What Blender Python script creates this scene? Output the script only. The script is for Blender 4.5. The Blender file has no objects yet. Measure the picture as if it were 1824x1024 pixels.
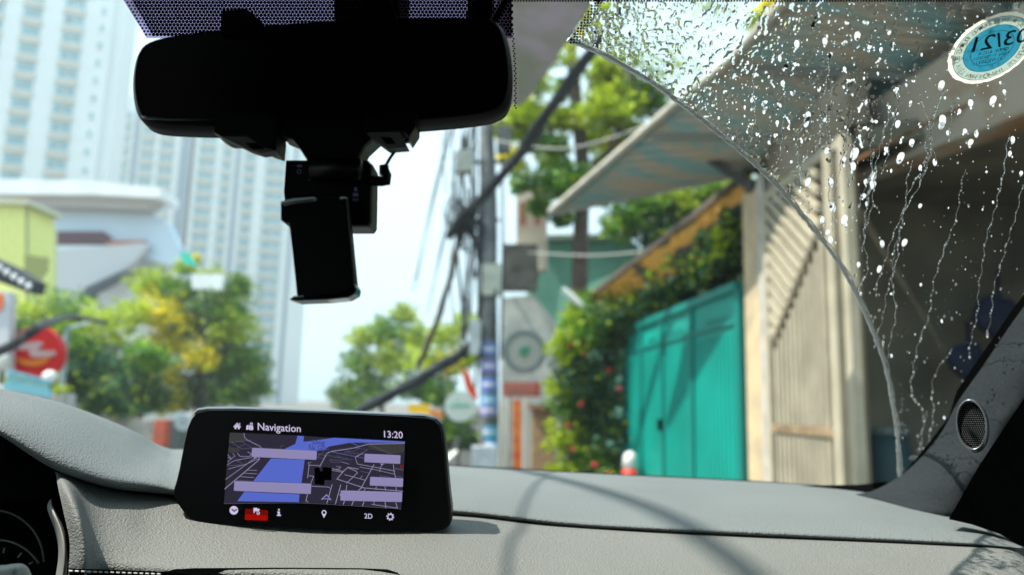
import bpy, math, random
import numpy as np
from mathutils import Vector, Matrix
from mathutils.bvhtree import BVHTree
random.seed(7); RNG = np.random.default_rng(7)
S = bpy.context.scene
# ------------------------------------------------------------------ camera, sky, sun, exposure
FPX = 1317.0; EYE = Vector((0, 0, 1.30)); PITCH = math.radians(9.0); ROLL = 0.026
EXPO = 1.3
SUN = Vector((-0.50, -0.10, 0.86)).normalized()
_F = Vector((0, math.cos(PITCH), math.sin(PITCH))); _U = Vector((0, -math.sin(PITCH), math.cos(PITCH))); _R = Vector((1, 0, 0))
CR = _R*math.cos(ROLL) + _U*math.sin(ROLL); CU = _U*math.cos(ROLL) - _R*math.sin(ROLL)
cam = bpy.data.objects.new('camera', bpy.data.cameras.new('camera')); S.collection.objects.link(cam)
cam.matrix_world = Matrix.Translation(EYE) @ Matrix((CR, CU, -_F)).transposed().to_4x4()
cam.data.sensor_width = 36; cam.data.lens = FPX/1824*36; cam.data.clip_start = 0.02; cam.data.clip_end = 3000
cam.data.dof.use_dof = True; cam.data.dof.focus_distance = 0.60; cam.data.dof.aperture_fstop = 4.3
S.camera = cam
W = bpy.data.worlds.new('World'); S.world = W; W.use_nodes = True
wn = W.node_tree.nodes; wl = W.node_tree.links
sky = wn.new('ShaderNodeTexSky'); sky.sky_type = 'NISHITA'; sky.sun_disc = False
sky.sun_elevation = math.asin(SUN.z); sky.sun_rotation = math.atan2(SUN.x, SUN.y)
sky.dust_density = 3.0; sky.air_density = 1.0; sky.ozone_density = 1.5
wn['Background'].inputs[1].default_value = 0.15
# thin bright cloud over most of the sky
_tc = wn.new('ShaderNodeTexCoord'); _mp = wn.new('ShaderNodeMapping'); _mp.inputs['Scale'].default_value = (1, 1, 2.6); _ns = wn.new('ShaderNodeTexNoise'); _ns.inputs['Scale'].default_value = 1.8; _ns.inputs['Detail'].default_value = 6
_rp = wn.new('ShaderNodeValToRGB'); _rp.color_ramp.elements[0].position = .34; _rp.color_ramp.elements[0].color = (.62,)*3+(1,); _rp.color_ramp.elements[1].position = .62; _rp.color_ramp.elements[1].color = (1, 1, 1, 1)
_mx = wn.new('ShaderNodeMixRGB'); _mx.inputs[2].default_value = (2.75, 3.85, 4.35, 1)
wl.new(_tc.outputs['Generated'], _mp.inputs[0]); wl.new(_mp.outputs[0], _ns.inputs[0]); wl.new(_ns.outputs['Fac'], _rp.inputs[0]); wl.new(_rp.outputs[0], _mx.inputs[0]); wl.new(sky.outputs[0], _mx.inputs[1]); wl.new(_mx.outputs[0], wn['Background'].inputs[0])
sl = bpy.data.lights.new('sun', 'SUN'); sl.energy = 4.6; sl.angle = math.radians(0.55); sl.color = (1.0, 0.95, 0.87)
so = bpy.data.objects.new('sun', sl); S.collection.objects.link(so); so.rotation_euler = SUN.to_track_quat('Z', 'Y').to_euler()
S.view_settings.view_transform = 'Standard'; S.view_settings.look = 'None'; S.view_settings.gamma = 1; S.view_settings.exposure = EXPO
S.cycles.use_denoising = True; S.cycles.max_bounces = 8; S.cycles.transparent_max_bounces = 24
S.cycles.sample_clamp_indirect = 6; S.cycles.caustics_refractive = False; S.cycles.caustics_reflective = False

# ------------------------------------------------------------------ helpers
def ray(px, py): return _F + CR*((px-912)/FPX) + CU*((512-py)/FPX)
def at(px, py, d):
    """world point that shows at photo pixel (px, py), d metres ahead of the eye"""
    r = ray(px, py); return EYE + r*(d/r.y)
def col(px, d, z):
    """point on a world-vertical line d metres ahead that crosses the eye's height at px"""
    t = 720 + (px-912)*math.tan(ROLL); p = at(px, t, d); return Vector((p.x, p.y, z))
def lin(c): return tuple(((v/255)/12.92 if v/255 <= .04045 else ((v/255+.055)/1.055)**2.4) for v in c)

def mat(name, c, rough=.7, spec=.3, metal=0., var=0., vscale=5., c2=None, bump=0., bscale=200., emit=None, trans=0., obj=True, stretch=(1,1,1), bdist=.001, detail=4., lo=.35, hi=.65):
    m = bpy.data.materials.new(name); m.use_nodes = True; nt = m.node_tree; N = nt.nodes; L = nt.links
    b = N['Principled BSDF']; b.inputs['Base Color'].default_value = (*c, 1); b.inputs['Roughness'].default_value = rough
    b.inputs['Specular IOR Level'].default_value = spec; b.inputs['Metallic'].default_value = metal
    tc = N.new('ShaderNodeTexCoord'); mp = N.new('ShaderNodeMapping'); mp.inputs['Scale'].default_value = stretch
    L.new(tc.outputs['Object'], mp.inputs[0])
    if var or c2:
        n = N.new('ShaderNodeTexNoise'); n.inputs['Scale'].default_value = vscale; n.inputs['Detail'].default_value = detail; L.new(mp.outputs[0], n.inputs[0])
        r = N.new('ShaderNodeValToRGB'); r.color_ramp.elements[0].position = lo; r.color_ramp.elements[1].position = hi
        a = c2 if c2 else tuple(max(0, v*(1-var)) for v in c); z = c if c2 else tuple(v*(1+var) for v in c)
        r.color_ramp.elements[0].color = (*a, 1); r.color_ramp.elements[1].color = (*z, 1)
        L.new(n.outputs['Fac'], r.inputs[0]); L.new(r.outputs[0], b.inputs['Base Color'])
    if bump:
        n2 = N.new('ShaderNodeTexNoise'); n2.inputs['Scale'].default_value = bscale; n2.inputs['Detail'].default_value = 3; L.new(mp.outputs[0], n2.inputs[0])
        bp = N.new('ShaderNodeBump'); bp.inputs['Strength'].default_value = bump; bp.inputs['Distance'].default_value = bdist
        L.new(n2.outputs['Fac'], bp.inputs['Height']); L.new(bp.outputs[0], b.inputs['Normal'])
    if emit is not None:
        b.inputs['Emission Color'].default_value = (*emit, 1); b.inputs['Emission Strength'].default_value = 1/2**EXPO
    if trans:
        t = N.new('ShaderNodeBsdfTranslucent'); t.inputs[0].default_value = (*c, 1); mx = N.new('ShaderNodeMixShader'); mx.inputs[0].default_value = trans
        if var or c2: L.new(r.outputs[0], t.inputs[0])
        L.new(b.outputs[0], mx.inputs[1]); L.new(t.outputs[0], mx.inputs[2]); L.new(mx.outputs[0], N['Material Output'].inputs[0])
    return m

class MB:
    def __init__(s): s.v = []; s.f = []; s.m = []
    def add(s, vs, fs, m=0):
        o = len(s.v); s.v += [Vector(v) for v in vs]; s.f += [tuple(i+o for i in f) for f in fs]; s.m += [m]*len(fs); return s
    def poly(s, pts, m=0): return s.add(pts, [tuple(range(len(pts)))], m)
    def prism(s, pts, off, m=0):
        n = len(pts); off = Vector(off); a = [Vector(p) for p in pts]
        return s.add(a+[p+off for p in a], [tuple(range(n)), tuple(range(2*n-1, n-1, -1))]+[(i, (i+1) % n, (i+1) % n+n, i+n) for i in range(n)], m)
    def box(s, a, b, m=0):
        a = Vector(a); b = Vector(b)
        v = [(x, y, z) for z in (a.z, b.z) for y in (a.y, b.y) for x in (a.x, b.x)]
        return s.add(v, [(0, 2, 3, 1), (4, 5, 7, 6), (0, 1, 5, 4), (2, 6, 7, 3), (0, 4, 6, 2), (1, 3, 7, 5)], m)
    def obox(s, o, ux, uy, uz, m=0):
        """box from corner o along three vectors"""
        o, ux, uy, uz = map(Vector, (o, ux, uy, uz))
        v = [o+ux*i+uy*j+uz*k for k in (0, 1) for j in (0, 1) for i in (0, 1)]
        return s.add(v, [(0, 2, 3, 1), (4, 5, 7, 6), (0, 1, 5, 4), (2, 6, 7, 3), (0, 4, 6, 2), (1, 3, 7, 5)], m)
    def bar(s, p, q, w, h=None, m=0):
        p = Vector(p); q = Vector(q); d = (q-p); u = d.cross(Vector((0, 0, 1)));
        if u.length < 1e-5: u = Vector((1, 0, 0))
        u = u.normalized()*w; k = d.cross(u).normalized()*(h or w)
        return s.obox(p-u/2-k/2, u, d, k, m)
    def tube(s, pts, r, n=8, m=0, cap=True):
        pts = [Vector(p) for p in pts]; rs = r if isinstance(r, (list, tuple)) else [r]*len(pts)
        vs = []; fs = []; prev = None
        for i, p in enumerate(pts):
            d = (pts[min(i+1, len(pts)-1)]-pts[max(i-1, 0)]).normalized()
            u = (prev - d*prev.dot(d)) if prev is not None else d.orthogonal()
            if u.length < 1e-6: u = d.orthogonal()
            u.normalize(); prev = u; w = d.cross(u)
            vs += [p+(u*math.cos(2*math.pi*k/n)+w*math.sin(2*math.pi*k/n))*rs[i] for k in range(n)]
        for i in range(len(pts)-1):
            fs += [(i*n+k, i*n+(k+1) % n, (i+1)*n+(k+1) % n, (i+1)*n+k) for k in range(n)]
        if cap: fs += [tuple(range(n-1, -1, -1)), tuple(range((len(pts)-1)*n, len(pts)*n))]
        return s.add(vs, fs, m)
    def disc(s, c, u, w, r, t=None, m=0, n=32, r2=None):
        """disc (or ring when r2) spanned by u, w; t = thickness vector"""
        c = Vector(c); u = Vector(u).normalized(); w = Vector(w).normalized(); r2y = r2
        ring = lambda rr: [c+u*math.cos(2*math.pi*k/n)*rr+w*math.sin(2*math.pi*k/n)*rr for k in range(n)]
        if r2 is None:
            return s.prism(ring(r), t, m) if t else s.poly(ring(r), m)
        a = ring(r)+ring(r2)
        if t: a += [p+Vector(t) for p in a]
        fs = [(k, (k+1) % n, n+(k+1) % n, n+k) for k in range(n)]
        if t: fs += [(k, 2*n+k, 2*n+(k+1) % n, (k+1) % n) for k in range(n)]+[(n+k, n+(k+1) % n, 3*n+(k+1) % n, 3*n+k) for k in range(n)]
        return s.add(a, fs, m)
    def ball(s, c, r, m=0, n=16, k=10, sc=(1, 1, 1)):
        c = Vector(c); vs = [c+Vector((0, 0, r*sc[2]))]
        for j in range(1, k):
            a = math.pi*j/k
            vs += [c+Vector((r*sc[0]*math.sin(a)*math.cos(2*math.pi*i/n), r*sc[1]*math.sin(a)*math.sin(2*math.pi*i/n), r*sc[2]*math.cos(a))) for i in range(n)]
        vs.append(c-Vector((0, 0, r*sc[2]))); e = len(vs)-1
        fs = [(0, 1+i, 1+(i+1) % n) for i in range(n)]+[(e, 1+(k-2)*n+(i+1) % n, 1+(k-2)*n+i) for i in range(n)]
        for j in range(k-2): fs += [(1+j*n+i, 1+(j+1)*n+i, 1+(j+1)*n+(i+1) % n, 1+j*n+(i+1) % n) for i in range(n)]
        return s.add(vs, fs, m)
    def grid(s, rows, m=0):
        n = len(rows[0]); k = len(rows)
        return s.add([p for r in rows for p in r], [(j*n+i, j*n+i+1, (j+1)*n+i+1, (j+1)*n+i) for j in range(k-1) for i in range(n-1)], m)
    def text(s, txt, o, ux, uy, size, m=0, align='LEFT', off=0.0, shear=0.):
        cu = bpy.data.curves.new('t', 'FONT'); cu.body = txt; cu.size = 1; cu.align_x = align; cu.offset = off; cu.shear = shear; cu.resolution_u = 3
        ob = bpy.data.objects.new('t', cu); S.collection.objects.link(ob); me = ob.to_mesh()
        ux = Vector(ux).normalized(); uy = Vector(uy).normalized()
        s.add([Vector(o)+ux*v.co.x*size+uy*v.co.y*size for v in me.vertices], [tuple(p.vertices) for p in me.polygons], m)
        ob.to_mesh_clear(); bpy.data.objects.remove(ob); bpy.data.curves.remove(cu); return s
    def build(s, name, mats, parent=None, smooth=False, angle=None):
        me = bpy.data.meshes.new(name); w = Vector((0, 0, 0)); q = parent
        while q is not None: w += q.location; q = q.parent
        if not isinstance(mats, (list, tuple)): mats = [mats]
        org = Vector((0, 0, 0))
        if parent is None and s.v:
            n = len(s.v); org = Vector((sum(v.x for v in s.v)/n, sum(v.y for v in s.v)/n, min(v.z for v in s.v)))
        me.from_pydata([tuple(v-w-org) for v in s.v], [], s.f)
        for mm in mats: me.materials.append(mm)
        me.polygons.foreach_set('material_index', s.m)
        if smooth: me.polygons.foreach_set('use_smooth', [True]*len(s.f))
        me.update(); o = bpy.data.objects.new(name, me); S.collection.objects.link(o); o.location = org
        if parent is not None: o.parent = parent
        if angle:
            try: me.set_sharp_from_angle(angle=math.radians(angle))
            except Exception: pass
        return o

def tag(o, label=None, cat=None, group=None, kind=None):
    for k, v in (('label', label), ('category', cat), ('group', group), ('kind', kind)):
        if v: o[k] = v
    return o
def thing(name, label, cat, loc, group=None):
    o = bpy.data.objects.new(name, None); S.collection.objects.link(o); o.location = loc; o.empty_display_size = .1
    return tag(o, label, cat, group)
def cr(pts, n):
    """Catmull-Rom resample of a list of vectors into n points"""
    pts = [Vector(p) for p in pts]; k = len(pts)-1; out = []
    for i in range(n):
        t = i/(n-1)*k; j = min(int(t), k-1); f = t-j
        a = pts[max(j-1, 0)]; b = pts[j]; c = pts[j+1]; d = pts[min(j+2, k)]
        out.append(.5*((2*b)+(c-a)*f+(2*a-5*b+4*c-d)*f*f+(3*b-a-3*c+d)*f**3))
    return out
def loft(stations, nu, nv):
    """stations: list of control columns (equal length) -> nv x nu grid rows"""
    colsm = [cr(st, nv) for st in stations]
    return [cr([c[j] for c in colsm], nu) for j in range(nv)]
def chaikin(p, n=2, closed=True):
    for _ in range(n):
        q = []; k = len(p)
        for i in range(k if closed else k-1):
            a = p[i]; b = p[(i+1) % k]
            q += [tuple(a[j]*.75+b[j]*.25 for j in range(len(a))), tuple(a[j]*.25+b[j]*.75 for j in range(len(a)))]
        p = q
    return p
def slab(mb, out, d, t, bev=.003, m=0, mf=None, ins=.97, rnd=2, dirn=(0, 1, 0), dtop=None):
    """rounded plate from a photo-pixel outline, d metres ahead, t thick going away from the eye, bevelled front"""
    o = chaikin(out, rnd) if rnd else out
    cx = sum(p[0] for p in o)/len(o); cy = sum(p[1] for p in o)/len(o); n = len(o); dv = Vector(dirn).normalized()
    dd = lambda y: d if dtop is None else d+(dtop-d)*(max(p[1] for p in o)-y)/(max(p[1] for p in o)-min(p[1] for p in o))
    f = [at(cx+(x-cx)*ins, cy+(y-cy)*ins, dd(y)) for x, y in o]
    a = [at(x, y, dd(y))+dv*bev for x, y in o]; b = [p+dv*(t-bev) for p in a]
    c = sum(b, Vector())/n; e = [c+(p-c)*.93+dv*bev for p in b]
    q = lambda k: [(k*n+i, k*n+(i+1) % n, (k+1)*n+(i+1) % n, (k+1)*n+i) for i in range(n)]
    base = len(mb.v)
    mb.add(f+a+b+e, q(0)+q(1)+q(2)+[tuple(range(4*n-1, 3*n-1, -1))], m)
    mb.add(f, [tuple(range(n))], m if mf is None else mf)
def vnoise(x, y, seed=0):
    xi = np.floor(x).astype(np.int64); yi = np.floor(y).astype(np.int64); xf = x-xi; yf = y-yi
    u = xf*xf*(3-2*xf); v = yf*yf*(3-2*yf)
    def h(a, b):
        n = (a*374761393+b*668265263+seed*974711) & 0x7fffffff; n = ((n ^ (n >> 13))*1274126177) & 0x7fffffff
        return ((n ^ (n >> 16)) & 0xffff)/65535.
    return (h(xi, yi)*(1-u)+h(xi+1, yi)*u)*(1-v)+(h(xi, yi+1)*(1-u)+h(xi+1, yi+1)*u)*v

# ------------------------------------------------------------------ materials
BLACK = mat('black_plastic', (.0012,)*3, .45, .12)
BLACKM = mat('black_matt', (.001,)*3, .9, .02)
def leather(name, c):
    m = mat(name, c, .55, .25, var=.05, vscale=7); nt = m.node_tree; N = nt.nodes; L = nt.links
    tc = N['Texture Coordinate'] if 'Texture Coordinate' in N else [n for n in N if n.type == 'TEX_COORD'][0]
    v = N.new('ShaderNodeTexVoronoi'); v.feature = 'F1'; v.inputs['Scale'].default_value = 560
    n = N.new('ShaderNodeTexNoise'); n.inputs['Scale'].default_value = 260; n.inputs['Detail'].default_value = 3
    mp = N.new('ShaderNodeMapping'); mp.inputs['Rotation'].default_value = (0, 0, .5); mp.inputs['Scale'].default_value = (1, 1.7, 1.2)
    ad = N.new('ShaderNodeMath'); ad.operation = 'ADD'
    L.new(tc.outputs['Object'], mp.inputs[0]); L.new(mp.outputs[0], v.inputs['Vector']); L.new(mp.outputs[0], n.inputs[0])
    L.new(v.outputs['Distance'], ad.inputs[0]); L.new(n.outputs['Fac'], ad.inputs[1])
    b = N.new('ShaderNodeBump'); b.inputs['Strength'].default_value = .8; b.inputs['Distance'].default_value = .0008
    L.new(ad.outputs[0], b.inputs['Height']); L.new(b.outputs[0], N['Principled BSDF'].inputs['Normal']); return m
PAD = leather('grey_leather_pad', (.132, .144, .141))
PAD2 = leather('grey_leather_lower', (.140, .142, .130))
FABRIC = mat('pillar_fabric', (.018, .021, .023), .9, .1, var=.25, vscale=500, bump=.5, bscale=900, bdist=.0006)
GREYTRIM = mat('silver_grey_trim', (.2, .2, .185), .45, .4)
DIM = mat('dark_gauge_grey', (.05, .055, .04), .5)
CLEAR = bpy.data.materials.new('clear_glass'); CLEAR.use_nodes = True
_n = CLEAR.node_tree.nodes; _n.remove(_n['Principled BSDF']); _t = _n.new('ShaderNodeBsdfTransparent'); _t.inputs[0].default_value = (.955, .975, .965, 1)
CLEAR.node_tree.links.new(_t.outputs[0], _n['Material Output'].inputs[0])
TINT = bpy.data.materials.new('violet_shade_band'); TINT.use_nodes = True
_n = TINT.node_tree.nodes; _n.remove(_n['Principled BSDF']); _t = _n.new('ShaderNodeBsdfTransparent'); _t.inputs[0].default_value = (.36, .29, .46, 1)
TINT.node_tree.links.new(_t.outputs[0], _n['Material Output'].inputs[0])
def em(c): return mat('screen_%d_%d_%d' % c, (0.0, 0.0, 0.0), .3, .0, emit=lin(c))

# ------------------------------------------------------------------ ground and road
g = MB(); g.box((-400, -60, -.5), (400, 900, 0)); tag(g.build('ground', mat('ground', (.16, .15, .13), .95, var=.2, vscale=.3)), kind='structure')
g = MB(); g.box((-3.9, -50, 0.0), (1.2, 200, .004)); g.box((-1.5, -50, .004), (-1.38, 200, .008), 1)
tag(g.build('road', [mat('asphalt', (.05, .05, .05), .9, var=.25, vscale=3, bump=.3, bscale=60), mat('road_paint', (.7, .7, .66), .8, var=.1)]), kind='structure')
g = MB(); g.box((1.2, -50, -.2), (1.32, 200, .14), 1); g.box((1.32, -50, -.2), (2.0, 200, .135)); tag(g.build('pavement', [mat('paving', (.28, .26, .24), .9, var=.15, vscale=6), mat('kerb', (.35, .34, .32), .9)]), kind='structure')

# ------------------------------------------------------------------ foliage
def leafmesh(name, clumps, n, size, mats, parent, weights=None, flat=.6):
    """many small leaf faces scattered through ellipsoid clumps: (centre, radii, share, material index)"""
    tot = sum(c[2] for c in clumps); V = []; M = []
    for (c, r, sh, mi) in clumps:
        k = max(4, int(n*sh/tot)); d = RNG.normal(size=(k, 3)); d /= np.linalg.norm(d, axis=1)[:, None]
        rad = RNG.random(k)**.45; d[:, 2] = np.where(d[:, 2] < -.5, d[:, 2]*.7, d[:, 2])
        wob = 1+.35*np.sin(d[:, 0]*5+c[0]*9)*np.cos(d[:, 2]*6+c[2]*7)
        P = np.array(c)+d*(rad*wob)[:, None]*np.array(r)
        a = RNG.normal(size=(k, 3)); a[:, 2] *= flat; a /= np.linalg.norm(a, axis=1)[:, None]
        b = RNG.normal(size=(k, 3)); b -= a*np.sum(a*b, 1)[:, None]; b /= np.linalg.norm(b, axis=1)[:, None]
        s = size*(.6+.8*RNG.random(k))[:, None]
        V.append(np.stack([P-a*s, P-b*s*.45, P+a*s, P+b*s*.45], 1).reshape(-1, 3)); 
        mm = np.full(k, mi); j = RNG.random(k) < .25; mm[j] = RNG.choice([0, 1, 1, 2], j.sum()); M.append(mm)
    V = np.concatenate(V); M = np.concatenate(M); w = np.zeros(3); q = parent
    while q is not None: w += np.array(q.location); q = q.parent
    me = bpy.data.meshes.new(name); k = len(M)
    me.from_pydata((V-w).tolist(), [], np.arange(4*k).reshape(k, 4).tolist())
    for m_ in mats: me.materials.append(m_)
    me.polygons.foreach_set('material_index', M.astype(np.int32)); me.update()
    o = bpy.data.objects.new(name, me); S.collection.objects.link(o); o.parent = parent; return o
LF = lambda n, c, v=.3: mat(n, c, .5, .35, var=v, vscale=1.3, trans=.45)
G_MID = LF('leaf_mid', (.10, .24, .02)); G_DARK = LF('leaf_dark', (.025, .09, .03)); G_LIGHT = LF('leaf_light', (.40, .50, .02)); G_YEL = LF('leaf_yellow', (.80, .68, .004)); FLOW = LF('flower_red', (.6, .03, .06)); G_TEAL = LF('leaf_cool', (.04, .12, .06))
BARK = mat('bark', (.13, .085, .055), .9, var=.3, vscale=12, bump=.6, bscale=30, bdist=.02)
DBARK = mat('dark_bark', (.045, .04, .035), .9, var=.3, vscale=12, bump=.6, bscale=30, bdist=.02)
def tree(label, d, clumps, n, size, trunk, mats, group=None, tr=.14, bark=BARK, limbs=4, cat='tree', name='tree'):
    """clumps: (px, py, radius in px, material index, depth offset)"""
    bx = col(trunk, d, 0); t = thing(name, label, cat, bx, group)
    cl = []
    for (x, y, r, mi, dz) in clumps:
        rr = r/FPX*(d+dz); cl.append((at(x, y, d+dz), (rr, rr*1.1, rr*.85), rr*rr, mi))
    top = sum((c[0] for c in cl), Vector())/len(cl); mb = MB()
    fork = Vector((bx.x*.6+top.x*.4, d, max(1.2, top.z*.55)))
    mb.tube(cr([bx, (bx+fork)/2+Vector((.06, 0, 0)), fork], 7), [tr*(1-.06*i) for i in range(7)], 10)
    for c in sorted(cl, key=lambda c: -c[1][0])[:limbs]:
        mb.tube(cr([fork-Vector((0, 0, .1)), (fork+Vector(c[0]))/2+Vector((0, 0, .15)), Vector(c[0])], 6), [tr*.55*(1-.16*i) for i in range(6)], 7)
    mb.build('trunk', bark, t, True)
    leafmesh('crown', cl, n, size, mats, t); return t

M4 = [G_MID, G_LIGHT, G_DARK, G_YEL, FLOW, G_TEAL]
TG = 'trees along the left side of the street'
tree('dark green round tree behind the red round sign', 24, [(60, 570, 55, 1, 0), (120, 560, 60, 0, 1), (40, 630, 60, 2, 1), (130, 640, 70, 5, 0), (190, 590, 60, 1, 0), (230, 560, 40, 1, 1), (170, 690, 75, 5, 0), (90, 690, 70, 2, .5), (225, 660, 60, 5, 0), (240, 715, 50, 2, 0)], 15000, .085, 120, M4, TG)
tree('tall green tree with bright yellow blossom clusters in front of the towers', 27, [(270, 505, 38, 1, 0), (320, 520, 42, 0, 0), (375, 500, 30, 1, 0), (290, 560, 50, 3, -.6), (300, 610, 45, 3, -.6), (345, 580, 50, 2, .5), (400, 545, 52, 0, 0), (425, 510, 30, 0, 0), (415, 590, 50, 1, 0), (355, 640, 40, 3, -.7), (400, 640, 55, 2, .4), (440, 650, 45, 0, 0), (290, 665, 40, 3, -.7), (300, 715, 38, 3, -.7), (350, 700, 55, 2, .3), (420, 700, 50, 0, 0), (460, 690, 28, 0, 0), (330, 475, 22, 1, 0), (345, 462, 14, 3, 0)], 26000, .085, 355, M4, TG, tr=.2)
tree('dark leafy tree low behind the turquoise balustrade, next to the red round sign', 17, [(40, 600, 40, 2, 0), (110, 600, 34, 0, 0), (150, 650, 44, 5, 0), (120, 690, 44, 2, 0), (180, 720, 34, 2, 0), (150, 620, 28, 0, 0), (215, 730, 26, 5, 0)], 7000, .06, 130, M4, TG, tr=.1)
tree('small round tree top between two taller street trees', 20, [(265, 640, 40, 0, 0), (235, 690, 40, 5, 0), (270, 710, 36, 2, 0)], 4500, .07, 250, M4, TG, tr=.09)
CG = 'light green trees at the far end of the street'
tree('pale green tree left of the utility pole, at the end of the street', 34, [(650, 600, 34, 1, 0), (690, 590, 42, 0, 0), (640, 645, 38, 0, 0), (700, 640, 50, 1, 0), (660, 690, 45, 0, 0), (740, 600, 36, 1, 0), (720, 560, 28, 1, 0), (620, 690, 28, 2, 0)], 12000, .09, 680, M4, CG)
tree('low dark tree peeking out beside the display at the end of the street', 42, [(595, 700, 18, 2, 0), (610, 715, 24, 5, 0), (630, 720, 30, 0, 0)], 2500, .09, 605, M4, CG, tr=.08)
tree('bright yellow-green tree right behind the leaning cables', 22, [(790, 600, 34, 1, 0), (830, 580, 30, 1, 0), (800, 650, 40, 3, 0), (760, 640, 38, 1, 0), (835, 640, 30, 1, 0), (780, 700, 45, 0, 0), (740, 690, 40, 2, 0), (800, 760, 50, 0, 0), (840, 790, 40, 2, 0)], 9000, .07, 800, M4, CG)
# tall tree behind the awning, with bare trunk
bx = col(1030, 14, 0); t = thing('tree', 'tall tree with a dark leaning trunk in front of the green wall', 'tree', bx)
mb = MB(); tp = [at(1033, 900, 14), at(1030, 700, 14), at(1032, 520, 14), at(1035, 400, 14), at(1038, 300, 14), at(1028, 200, 14), at(1015, 60, 14.2), at(1000, -120, 14.5)]
tp[0].z = 0; tp[0].x = bx.x
mb.tube(cr(tp, 18), [.19-.005*i for i in range(18)], 10)
mb.tube(cr([at(1035, 380, 14), at(1070, 300, 13.8), at(1110, 210, 13.5), at(1130, 60, 13.4)], 8), [.09-.007*i for i in range(8)], 7)
mb.tube(cr([at(1032, 330, 14), at(990, 250, 14), at(940, 170, 14), at(900, 120, 14)], 8), [.07-.006*i for i in range(8)], 7)
mb.build('trunk', mat('trunk_bark', (.085, .06, .045), .9, var=.35, vscale=9, bump=.6, bscale=30, bdist=.02), t, True)
cl = []
for (x, y, r, mi, n) in [(930, 200, 45, 1, 1), (960, 150, 30, 1, .5), (950, 250, 40, 0, .8), (1080, 200, 60, 1, .8), (1150, 180, 50, 0, .8), (1100, 110, 50, 1, .3), (1190, 110, 60, 1, .12), (1270, 10, 50, 1, .15), (1390, 10, 40, 3, .9), (1360, 40, 35, 1, .7), (1090, 20, 45, 1, .5), (1000, 330, 50, 0, .8), (1080, 300, 40, 1, .7), (960, 370, 30, 0, .8), (900, 230, 30, 1, .7), (990, 100, 40, 1, .3), (920, 300, 26, 1, .5), (1060, 50, 50, 3, .6), (1090, 160, 45, 1, .8), (1150, 150, 30, 1, .3), (1060, 250, 36, 1, .7), (935, 330, 26, 0, .9), (975, 200, 26, 1, .8), (1130, 240, 34, 1, .8), (1000, 390, 26, 2, .8), (940, 215, 34, 1, .9), (985, 290, 34, 1, .8), (905, 280, 26, 3, .8), (1080, 130, 40, 1, .8), (1105, 255, 34, 3, .8), (1010, 160, 30, 0, .7), (1055, 350, 30, 0, .8), (1002, 215, 34, 1, .9), (990, 260, 26, 0, .9)]:
    rr = r/FPX*14; cl.append((at(x, y, 14+random.uniform(-.6, .9)), (rr, rr, rr*.85), rr*rr*n, mi))
leafmesh('crown', cl, 19000, .07, M4, t)
tree('dense green tree seen under the awning, above the green wall', 17, [(1150, 370, 50, 0, 0), (1210, 360, 50, 1, 0), (1110, 400, 45, 0, 0), (1260, 360, 50, 0, 0), (1170, 420, 50, 2, 0), (1230, 400, 55, 2, 0), (1300, 340, 40, 1, 0), (1090, 340, 35, 1, 0), (1130, 330, 30, 1, 0)], 11000, .075, 1180, M4)

# ------------------------------------------------------------------ towers
TW = mat('tower_render', (.74, .78, .77), .85, var=.04, vscale=.05); TS = mat('tower_bay', (.50, .48, .40), .85, var=.06, vscale=.2)
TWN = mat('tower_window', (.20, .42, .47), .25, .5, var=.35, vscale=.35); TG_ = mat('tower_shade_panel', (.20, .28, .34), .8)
BAND = mat('tower_band', (.18, .26, .5), .8)
def tower(label, px0, d0, px1, d1, H, z0, fl, cols, deep=14, trims=(), side=None, group='high-rise towers behind the trees', nmax=100):
    """facade runs from px0 at d0 to px1 at d1; cols: (u0, u1, kind) along the facade"""
    a = col(px0, d0, 0); b = col(px1, d1, 0); u = b-a; Lx = u.length; un = u.normalized(); nrm = Vector((un.y, -un.x, 0))
    if nrm.y > 0: nrm = -nrm
    t = thing('apartment_tower', label, 'apartment tower', (a+b)/2, group)
    mb = MB(); mb.obox(a, u, -nrm*deep, (0, 0, H)); mb.obox(a+u*.2+Vector((0, 0, H)), u*.6, -nrm*deep*.5, (0, 0, 4)); 
    mb.build('wall', TW, t)
    wm = None; cnt = 0; rest = MB(); bay = MB(); Z = [z0+fl*i for i in range(int((H-z0)/fl))]
    for (u0, u1, kind) in cols:
        w = (u1-u0)*Lx
        if kind == 'gap':
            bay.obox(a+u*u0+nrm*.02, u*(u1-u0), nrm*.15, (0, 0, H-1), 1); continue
        if kind == 'bay':
            for z in Z: bay.obox(a+u*u0+nrm*.02+Vector((0, 0, z-1.35)), u*(u1-u0), nrm*.5, (0, 0, 1.15), 0)
        wmb = MB(); hh = fl*.52 if kind != 'small' else fl*.3
        k = 2 if w > 3 else 1
        for i in range(k): wmb.obox(Vector((0, 0, 0))+un*(w*(i/k)+.12), un*(w/k-.24), nrm*.12, (0, 0, hh))
        wmb.obox(un*.0+Vector((0, 0, -.14)), un*w, nrm*.35, (0, 0, .13), 1)
        pro = None
        for z in sorted(Z, key=lambda z: abs(z-45)):
            p = a+u*u0+nrm*.03+Vector((0, 0, z))
            if cnt < nmax:
                if pro is None: pro = wmb.build('window', [TWN, TW], t); pro.location = p-t.location; me = pro.data
                if pro.get('used'): o = pro.copy(); S.collection.objects.link(o); o.location = p-t.location; o.parent = t
                pro['used'] = 1; cnt += 1
            else:
                rest.add([v+p for v in wmb.v], wmb.f, 0); rest.m[-len(wmb.f):] = wmb.m
        if pro is not None:
            # mesh was built relative to the tower's origin: shift its data so that location holds the place
            me.transform(Matrix.Translation(t.location))
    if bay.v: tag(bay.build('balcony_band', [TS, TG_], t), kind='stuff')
    if rest.v: tag(rest.build('window', [TWN, TW], t), kind='stuff')
    return t
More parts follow.
